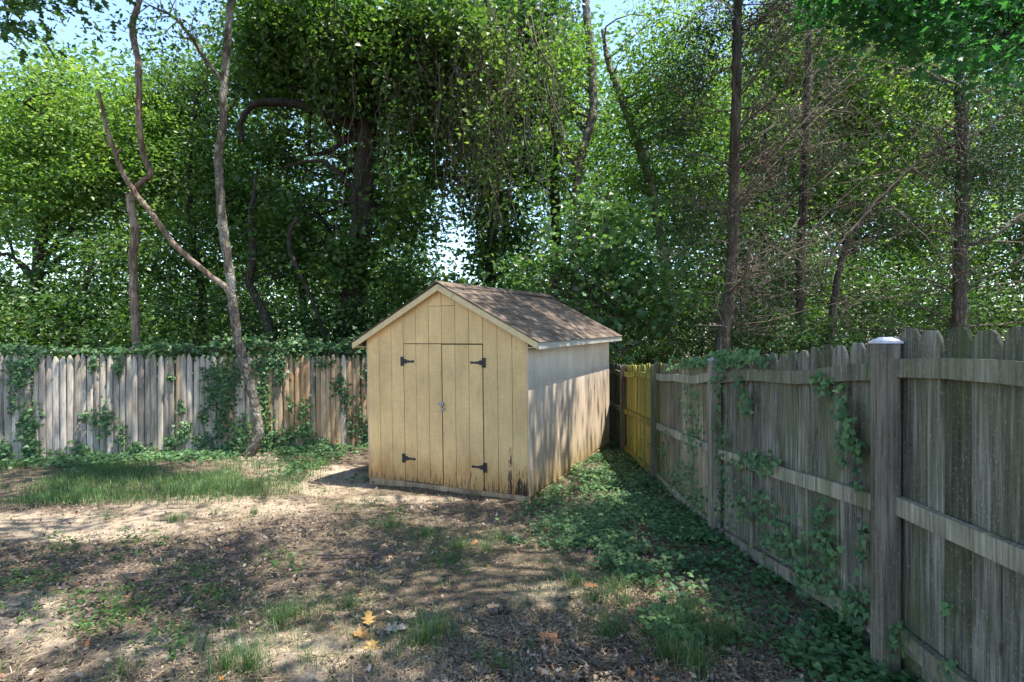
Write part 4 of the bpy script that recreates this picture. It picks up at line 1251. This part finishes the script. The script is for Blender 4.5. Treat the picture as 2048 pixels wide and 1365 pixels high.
# right fence vines
def rf_pt(px, py, off=0.03):
    dx = (px - 1024) / F
    y = 1.71 / (dx - .03)
    y = (1.63 + .09 - off) / (dx - .03)
    return at(px, py, y)
G_rv = 'vines climbing the picket fence'
rp = [('vine covering the small grey-capped post top and the pickets right of it', [(1455, 715, 30, 14, 120), (1490, 715, 34, 14, 120), (1400, 725, 40, 10, 110), (1430, 740, 12, 30, 60), (1360, 728, 30, 8, 60)], .1, .075),
      ('vine wrapped round the grey-capped second post', [(1440, 800, 8, 50, 36), (1440, 890, 12, 28, 60), (1444, 960, 12, 40, 44), (1430, 1020, 14, 24, 36)], 0, .065),
      ('vine scrambling over the brown pickets left of the second post', [(1380, 800, 18, 40, 90), (1385, 870, 20, 30, 90), (1370, 950, 26, 40, 150), (1340, 960, 20, 30, 90), (1395, 1000, 18, 30, 90), (1330, 890, 12, 30, 40)], .1, .06),
      ('vine spray on the middle rail right of the second post', [(1490, 800, 18, 30, 40), (1500, 920, 40, 14, 100), (1480, 770, 14, 20, 24), (1530, 930, 20, 14, 50), (1475, 1000, 20, 40, 60), (1510, 1020, 24, 40, 60)], .1, .065),
      ('leafy vine hanging from the top rail left of the tall capped post', [(1645, 770, 14, 16, 26), (1680, 800, 12, 30, 26), (1690, 860, 16, 30, 44), (1700, 890, 22, 10, 30), (1680, 920, 10, 16, 10), (1640, 745, 8, 6, 8)], .15, .06),
      ('vine column low on the pickets left of the tall capped post', [(1640, 1040, 16, 36, 50), (1650, 1100, 16, 40, 60), (1590, 1090, 24, 30, 60), (1610, 1150, 30, 30, 80), (1560, 1060, 20, 40, 50), (1660, 1180, 16, 20, 30), (1520, 1010, 16, 20, 30), (1545, 1090, 20, 20, 40)], .1, .06),
      ('vine tuft at the foot of the pickets against the tall capped post', [(1705, 1210, 26, 24, 80), (1715, 1240, 16, 20, 40), (1715, 950, 8, 60, 24), (1725, 1090, 6, 40, 22)], 0, .06),
      ('vine tuft growing at the foot of the tall capped post', [(1790, 1270, 14, 26, 34), (1765, 1345, 16, 8, 8)], .05, .055),
      ('small bright vine sprig on the near pickets', [(1893, 1215, 12, 10, 8), (1900, 1330, 14, 12, 14)], .35, .05),
      ('small vine leaves among the yellow-green pickets', [(1290, 900, 10, 40, 40), (1262, 860, 8, 24, 16), (1280, 930, 18, 14, 40)], .1, .05)]
for lab, bl, tt, sz in rp:
    Ps, st = [], []
    for (cx, cy, rx, ry, n) in bl:
        n = int(n * .9)
        u = rng.standard_normal((n, 2)) * .6
        Ps += [rf_pt(cx + rx * a, cy + ry * b, rng.uniform(.03, .10)) for a, b in u]
        for _ in range(2):
            q = [rf_pt(cx + rng.normal(0, rx * .5), cy + ry * t, .02) for t in (1.2, .5, 0, -.5, -1.2)]
            st.append(np.column_stack([smooth_path(q, 12), np.full(12, .0022)]))
    P = np.array(Ps)
    Nr = unit(np.array((-1, -.35, .45)) + rng.standard_normal((len(P), 3)) * .4)
    ivy_thing('ivy', lab, P, Nr, sz * .66, rf_pt(bl[0][0], 1100 if bl[0][0] < 1700 else 1300), G_rv, st, tt)

# ground cover: ivy carpet
N = 190000
gx = rng.uniform(-1.6, 2.3, N); gy = rng.uniform(2.0, 12.2, N)
z = gz(gx, gy); px, py = proj(np.stack([gx, gy, z], 1))
edge = 1.72 - np.interp(gy, [2, 2.6, 3.2, 4.2, 5.3, 6.3, 7.2, 8, 12], [.55, .7, .95, 1.2, 1.38, 1.45, 1.4, 1.55, 3.0])
Pn = np.stack([gx, gy, 0 * gx], 1)
dd = (gx - edge) / .35 + (vnoise(Pn, 1.6) - .5) * 3.2 + (vnoise(Pn, 5) - .5) * 1.6
dens = np.clip(dd, 0, 1) * np.clip(.55 + (vnoise(Pn, 2.6) - .4) * 2.2, .15, 1)
# not under the shed
lx = (gx + .897) * .908 - (gy - 7.55) * .419; ly = (gx + .897) * .419 + (gy - 7.55) * .908
dens = np.where((np.abs(lx) < 1.25) & (ly > -.02) & (ly < 3.76), 0, dens)
dens = np.where((ly < 0) & (lx < 1.0) & (gy > 5.6), dens * .12, dens)
k = rng.random(N) < dens * np.interp(gy, [2, 6, 12], [.8, .6, .7])
P = np.stack([gx, gy, z + rng.uniform(.02, .09, N)], 1)[k]
n = len(P)
Nr = unit(rng.standard_normal((n, 3)) * .28 + np.array((0, -.15, 1)))
V, T, U = leaves(P, Nr, .038 * rng.uniform(.55, 1.3, n), np.clip(.5 + rng.standard_normal(n) * .24 + (vnoise(P, 1.5) - .5) * .5, 0, 1), HEART)
parts = [(V, T, U)]
# along the foot of the stockade fence and behind the shed
N = 12000
s = rng.uniform(-1.5, 11, N); off = np.abs(rng.standard_normal(N)) * .42
b = L0 + s[:, None] * ld - nrm * off[:, None]
z = gz(b[:, 0], b[:, 1]); Pn = np.column_stack([b, np.zeros(N)])
k = (rng.random(N) < np.clip((vnoise(Pn, 1.3) - .32) * 3, .08, .9)) & (s < 8.2)
P = np.column_stack([b, z + rng.uniform(.02, .12, N)])[k]; n = len(P)
Nr = unit(rng.standard_normal((n, 3)) * .35 + np.array((0, -.3, 1)))
parts.append(leaves(P, Nr, .07 * rng.uniform(.6, 1.2, n), np.clip(.5 + rng.standard_normal(n) * .22, 0, 1), IVY))
N = 5000   # left of the shed
gx = rng.uniform(-4.6, -1.6, N); gy = rng.uniform(8.2, 11, N); Pn = np.stack([gx, gy, 0 * gx], 1)
k = rng.random(N) < np.clip((vnoise(Pn, 1.5) - .42) * 3.5, 0, .9) * np.clip((gx + 4.6) / 1.5, 0, 1)
lx = (gx + .897) * .908 - (gy - 7.55) * .419
k &= lx < -1.26
P = np.stack([gx, gy, gz(gx, gy) + rng.uniform(.02, .10, N)], 1)[k]; n = len(P)
parts.append(leaves(P, unit(rng.standard_normal((n, 3)) * .3 + np.array((0, 0, 1))), .065 * rng.uniform(.6, 1.2, n), np.clip(.4 + rng.standard_normal(n) * .2, 0, 1), IVY))
V, T, U = merge(parts)
o = link('ivy_ground_cover', mesh_np('ivy_ground_cover', V, T, U), M['ivy']); tag(o, 'low ivy carpet on the ground between the shed and the fences', 'ground cover', kind='stuff')

# ------------------------------------------------------------------ litter, straw, grass
def on_ground(px, py):
    return gpts(np.asarray(px, float), np.asarray(py, float))
def shed_mask(P, m=0.03):
    lx = (P[:, 0] + .897) * .908 - (P[:, 1] - 7.55) * .419; ly = (P[:, 0] + .897) * .419 + (P[:, 1] - 7.55) * .908
    return ~((np.abs(lx) < 1.22 + m) & (ly > -m) & (ly < 3.76)) & (P[:, 0] < fx(P[:, 1]) + .05)
N = 150000
gy = 1.3 * (9.5 ** rng.random(N)); gx = rng.uniform(-1.0, 1.0, N) * (gy * .92 + .6)
k = (gx < fx(gy)) & (gy < 11.8); gx, gy = gx[k], gy[k]
P = np.stack([gx, gy, gz(gx, gy)], 1); P = P[shed_mask(P)]
px, py = proj(P)
sd = field(SAND, px, py); grass_zone = (py < 1000) & (px < 620)
dn = np.clip(1 - sd * .6, .2, 1) * np.where(grass_zone, .3, 1) * np.clip(.5 + (vnoise(P, 1.9) - .4) * 2.5, .25, 1)
P = P[rng.random(len(P)) < dn]; n = len(P)
P[:, 2] += rng.uniform(.003, .022, n)
Nr = unit(rng.standard_normal((n, 3)) * .6 + np.array((0, 0, 1)))
tt = np.clip(rng.beta(2.2, 2.6, n) * .92, 0, 1); q = rng.random(n); tt = np.where(q > .985, .94, tt); tt = np.where(q < .012, 1.0, tt)
sz = .009 + .036 * rng.random(n) ** 2
isoak = rng.random(n) < .25
a = leaves(P[isoak], Nr[isoak], sz[isoak] * 1.2, tt[isoak], OAK); b = leaves(P[~isoak], Nr[~isoak], sz[~isoak], tt[~isoak], OVAL)
V, T, U = merge([a, b])
o = link('leaf_litter', mesh_np('leaf_litter', V, T, U), M['litter']); tag(o, 'brown dry leaf litter scattered over the bare yard soil', 'leaf litter', kind='stuff')
def blades(P, h, lean, wd, tint, seg=3):
    n = len(P)
    az = rng.uniform(0, 2 * math.pi, n); d = np.stack([np.cos(az), np.sin(az), np.zeros(n)], 1)
    sdv = np.stack([-np.sin(az), np.cos(az), np.zeros(n)], 1)
    V = []
    for i in range(seg):
        t = i / seg
        c = P + d * (lean * h * t ** 1.8)[:, None] + np.array((0, 0, 1)) * (h * (t - .25 * lean * t * t))[:, None]
        ww = (wd * (1 - t * .55))[:, None]
        V += [c - sdv * ww, c + sdv * ww]
    V.append(P + d * (lean * h)[:, None] + np.array((0, 0, 1)) * (h * (1 - .3 * lean))[:, None])
    V = np.stack(V, 1); kk = V.shape[1]
    tr = []
    for i in range(seg - 1):
        a = 2 * i; tr += [(a, a + 1, a + 3), (a, a + 3, a + 2)]
    tr.append((2 * seg - 2, 2 * seg - 1, 2 * seg))
    T = (np.array(tr)[None] + (np.arange(n) * kk)[:, None, None]).reshape(-1, 3)
    return V.reshape(-1, 3), T, np.repeat(tint, kk)
# straw: dry stems lying about
N = 130000
gy = 1.3 * (8.0 ** rng.random(N)); gx = rng.uniform(-1, 1, N) * (gy * .92 + .5)
k = (gx < fx(gy)) & (gy < 10.8); P = np.stack([gx[k], gy[k], gz(gx[k], gy[k])], 1); P = P[shed_mask(P)]
k = rng.random(len(P)) < np.clip((vnoise(P, 1.4) - .3) * 3, .2, 1); P = P[k]; n = len(P)
P[:, 2] += rng.uniform(.004, .02, n)
D = rng.standard_normal((n, 3)); D[:, 2] *= .12; D = unit(D)
L = rng.uniform(.03, .11, n); sdv = unit(np.cross(D, np.array((0, 0, 1.0))))
wv = rng.uniform(.0008, .0018, n)[:, None]
bend = sdv * (rng.standard_normal(n) * .25 * L)[:, None]
V = np.stack([P - sdv * wv, P + sdv * wv, P + D * L[:, None] * .5 + bend + sdv * wv, P + D * L[:, None] * .5 + bend - sdv * wv, P + D * L[:, None]], 1)
T = (np.array([(0, 1, 2), (0, 2, 3), (3, 2, 4)])[None] + (np.arange(n) * 5)[:, None, None]).reshape(-1, 3)
o = link('dry_straw', mesh_np('dry_straw', V.reshape(-1, 3), T, np.repeat(rng.random(n), 5)), M['straw']); tag(o, 'fine dry straw and needles strewn over the soil', 'straw', kind='stuff')

# lawn grass
parts = []
N = 85000
gx = rng.uniform(-9.5, -1.9, N); gy = rng.uniform(6.5, 10.8, N)
P = np.stack([gx, gy, gz(gx, gy)], 1); px, py = proj(P)
fence_y = L0[1] + (gx - L0[0]) * ld[1] / ld[0]
zone = np.maximum.reduce([ell(px, py, 100, 968, 250, 42), ell(px, py, 380, 962, 180, 32), ell(px, py, 40, 1020, 110, 30), ell(px, py, 480, 965, 110, 18) * .6, ell(px, py, 590, 935, 60, 12) * .4])
k = (gy < fence_y - .1) & (rng.random(N) < zone * np.clip(.25 + (vnoise(P, 1.6) - .35) * 2.6, .05, 1))
P = P[k]; n = len(P)
parts.append(blades(P, rng.uniform(.05, .15, n), rng.uniform(.1, .8, n), rng.uniform(.0022, .004, n), np.clip(.42 + rng.standard_normal(n) * .2 + .15 * (vnoise(P, 2) > .6), 0, 1)))
# tufts (px, py, radius m, blades, height m)
tf = [(350, 1043, .09, 160, .10), (215, 1040, .08, 60, .12), (510, 1030, .09, 110, .12), (430, 1030, .06, 40, .09), (365, 1038, .07, 50, .09), (325, 970, .3, 200, .12), (650, 985, .12, 70, .1), (780, 1055, .22, 300, .10), (850, 1075, .30, 500, .10), (920, 1100, .25, 360, .11), (1000, 1080, .18, 200, .1), (975, 1110, .10, 140, .13),
      (560, 1250, .08, 110, .17), (580, 1235, .10, 80, .16), (700, 1220, .10, 130, .10), (470, 1255, .10, 50, .12), (410, 1225, .06, 50, .08), (850, 1290, .12, 200, .17), (880, 1270, .10, 120, .14), (1060, 1300, .06, 20, .1), (1150, 1170, .14, 160, .11), (1190, 1205, .14, 170, .13), (1230, 1180, .15, 150, .13), (1250, 1215, .10, 110, .12), (1210, 1270, .09, 150, .12), (1235, 1265, .07, 90, .12), (1370, 1245, .09, 170, .20), (1360, 1270, .07, 100, .18),
      (1430, 1290, .10, 220, .17), (1470, 1280, .08, 110, .15), (1340, 1320, .09, 140, .20), (1390, 1340, .10, 160, .17), (500, 1345, .10, 160, .18), (450, 1340, .08, 90, .15), (390, 1310, .03, 10, .20), (230, 1225, .05, 12, .2), (240, 1355, .07, 60, .15), (1010, 1345, .08, 60, .12), (960, 1330, .06, 30, .12), (640, 1240, .04, 14, .14), (1120, 1040, .2, 90, .07), (150, 1000, .25, 160, .13), (1050, 1210, .1, 50, .1), (1600, 1330, .08, 60, .14), (1090, 1130, .12, 60, .08), (540, 1120, .05, 20, .1), (880, 1180, .08, 30, .1), (740, 1150, .07, 26, .09), (620, 1330, .1, 60, .1), (1300, 1180, .1, 60, .12)]
for (px0, py0, r, nb_, h) in tf:
    c = on_ground([px0], [py0])[0]
    nb_ = int(nb_ * 1.3); r = r * 1.5
    a = rng.uniform(0, 2 * math.pi, nb_); rr = r * np.abs(rng.standard_normal(nb_)) ** 1.3 * .6
    P = np.stack([c[0] + rr * np.cos(a), c[1] + rr * np.sin(a), np.zeros(nb_)], 1); P[:, 2] = gz(P[:, 0], P[:, 1])
    parts.append(blades(P, h * rng.uniform(.45, 1.2, nb_), rng.uniform(.1, 1.2, nb_), rng.uniform(.0009, .0020, nb_), np.clip(.36 + rng.standard_normal(nb_) * .28, 0, 1), 4))
# thin sprinkle
N = 42000
gy = 2 * (5.0 ** rng.random(N)); gx = rng.uniform(-1, 1, N) * (gy * .92)
P = np.stack([gx, gy, gz(gx, gy)], 1); P = P[shed_mask(P) & (gx < 1.6)]
P = P[rng.random(len(P)) < np.clip((vnoise(P, 1.2) * .6 + vnoise(P, 4) * .4 - .46) * 5, 0.07, .8)]; n = len(P)
parts.append(blades(P, rng.uniform(.03, .10, n), rng.uniform(.2, 1, n), rng.uniform(.0012, .0022, n), rng.uniform(.1, .95, n)))
V, T, U = merge(parts)
o = link('grass', mesh_np('grass', V, T, U), M['grass']); tag(o, 'thin patchy lawn grass and wispy tufts on the yard', 'grass', kind='stuff')
# low seedlings
N = 1500
cl = [(30, 1180, 60, 40), (90, 1160, 70, 30), (230, 1200, 90, 30), (150, 1250, 100, 30), (260, 1230, 60, 40), (350, 1290, 60, 30), (380, 1160, 90, 25), (270, 1090, 60, 30), (720, 1010, 60, 20), (780, 1040, 40, 20), (1110, 1010, 60, 20), (430, 1200, 60, 20), (900, 1130, 40, 20), (560, 1130, 60, 30), (120, 1100, 60, 20)]
pp = []
for (a, b, c, d) in cl:
    m = 27
    pp.append(np.column_stack([a + rng.standard_normal(m) * c * .6, b + rng.standard_normal(m) * d * .6]))
pp = np.vstack(pp); P0 = on_ground(pp[:, 0], np.maximum(pp[:, 1], 960)); P0 = P0[shed_mask(P0, .1)]
idx = np.repeat(np.arange(len(P0)), 6)
P = P0[idx] + rng.standard_normal((len(idx), 3)) * .025; P[:, 2] = P0[idx, 2] + rng.uniform(.02, .07, len(idx))
V, T, U = leaves(P, unit(rng.standard_normal((len(P), 3)) * .35 + np.array((0, -.1, 1))), rng.uniform(.02, .042, len(P)), np.clip(.6 + rng.standard_normal(len(P)) * .25, 0, 1), OVAL)
o = link('seedlings', mesh_np('seedlings', V, T, U), M['leaf_mid']); tag(o, 'small green weed seedlings dotted over the litter', 'weeds', kind='stuff')

# sticks
stk = [('long grey stick lying in front of the shed', [(630, 1115), (700, 1119), (775, 1121)], .009),
       ('short pale log lying near the bottom centre', [(983, 1236), (1018, 1232)], .020),
       ('straight stick on the soil at the bottom right', [(1228, 1305), (1243, 1330), (1262, 1365)], .008),
       ('bent twig crossing the bottom right stick', [(1195, 1332), (1240, 1332), (1290, 1334)], .006),
       ('slanting stick at the bottom centre left', [(704, 1300), (680, 1320), (665, 1352)], .009),
       ('long stick in the shade at the lower left', [(215, 1200), (165, 1220), (118, 1232)], .011),
       ('stick below the long one at the lower left', [(215, 1212), (180, 1240), (150, 1255)], .012),
       ('dry stick on the left edge of the yard', [(0, 1235), (40, 1235)], .013),
       ('small twig near the sandy strip', [(298, 1100), (308, 1117)], .013),
       ('thin twig in the shadow in the middle of the yard', [(530, 1200), (570, 1185), (600, 1180)], .006),
       ('short stick near the shed left corner', [(618, 968), (645, 974)], .016),
       ('twig upright against the litter left of the middle', [(358, 1218), (368, 1200)], .010),
       ('thin branch lying right of the log', [(1130, 1290), (1155, 1308)], .008),
       ('long thin twig at the edge of the ivy carpet', [(1060, 1065), (1110, 1052), (1150, 1048)], .008)]
for lab, pts, r in stk:
    pts = np.array(pts, float); G = on_ground(pts[:, 0], pts[:, 1]); G[:, 2] += r * 1.2 + .012
    q = np.column_stack([G, np.linspace(r, r * .6 if 'log' not in lab else r * .95, len(G))])
    q = smooth_path(q, 14); q[:, :3] += rng.standard_normal((14, 3)) * r * .3
    pths = [q]
    if 'stick' in lab:
        for kk in (5, 9):
            e = q[kk, :3] + rng.standard_normal(3) * (.10, .10, .015); e[2] = q[kk, 2] + .01
            pths.append(limb(q[kk, :3], e, r * .5, r * .25, 6, .3))
    V, T = tubes(pths, 8, .06)
    V0 = G.mean(0)
    me = mesh_np('stick', V - V0, T, None, True); me.materials.append(M['stick'])
    o = link('log' if 'log' in lab else 'stick', me); o.location = V0
    tag(o, lab, 'log' if 'log' in lab else 'stick', None if 'log' in lab else 'sticks fallen on the yard')
# big fallen leaves
bl = [('yellow lobed oak leaf lying flat, leftmost of the leaf cluster', 706, 1277, .13, .97, (1, -.3)), ('yellow lobed oak leaf with points towards the viewer, lowest of the cluster', 745, 1290, .13, .98, (.2, -1)),
      ('yellow-brown oak leaf at the back of the cluster', 738, 1262, .12, .985, (-.3, 1)), ('dull green-brown oak leaf at the right of the cluster', 768, 1270, .12, .80, (1, .2)),
      ('orange-red dead leaf in the shade right of the bottom centre', 1075, 1281, .11, .93, (1, 0)), ('orange dead leaf beside the red one', 1100, 1287, .09, .93, (.6, -.5)),
      ('orange leaf on the soil above the small grass tufts', 943, 1097, .09, .93, (.4, .6)), ('orange leaf on the sunlit patch beyond the log', 1168, 1180, .10, .93, (1, .1)), ('pale tan leaf behind the log', 972, 1222, .09, .9, (1, .1))]
for lab, px0, py0, s, tn, dr in bl:
    c = on_ground([px0], [py0])[0]; c[2] += .03
    V, T, U = leaves(np.zeros((1, 3)), unit(np.array([[.1, -.25, 1.0]])), s, np.array([tn]), OAK, np.array([[dr[0], dr[1], .1]]))
    me = mesh_np('fallen_leaf', V, T, U); me.materials.append(M['litter'])
    o = link('fallen_leaf', me); o.location = c; tag(o, lab, 'leaf', 'large fallen leaves on the yard')
print('TRIS', sum(len(m.polygons) for m in bpy.data.meshes))
for ob in bpy.data.objects:
    if ob.parent is not None and ob.name.startswith("limb"): ob["kind"] = "stuff"
    if ob.parent is not None and ob.name.startswith("branchwork"): ob["kind"] = "stuff"
    if ob.parent is not None and ob.name.startswith("stem"): ob["kind"] = "stuff"
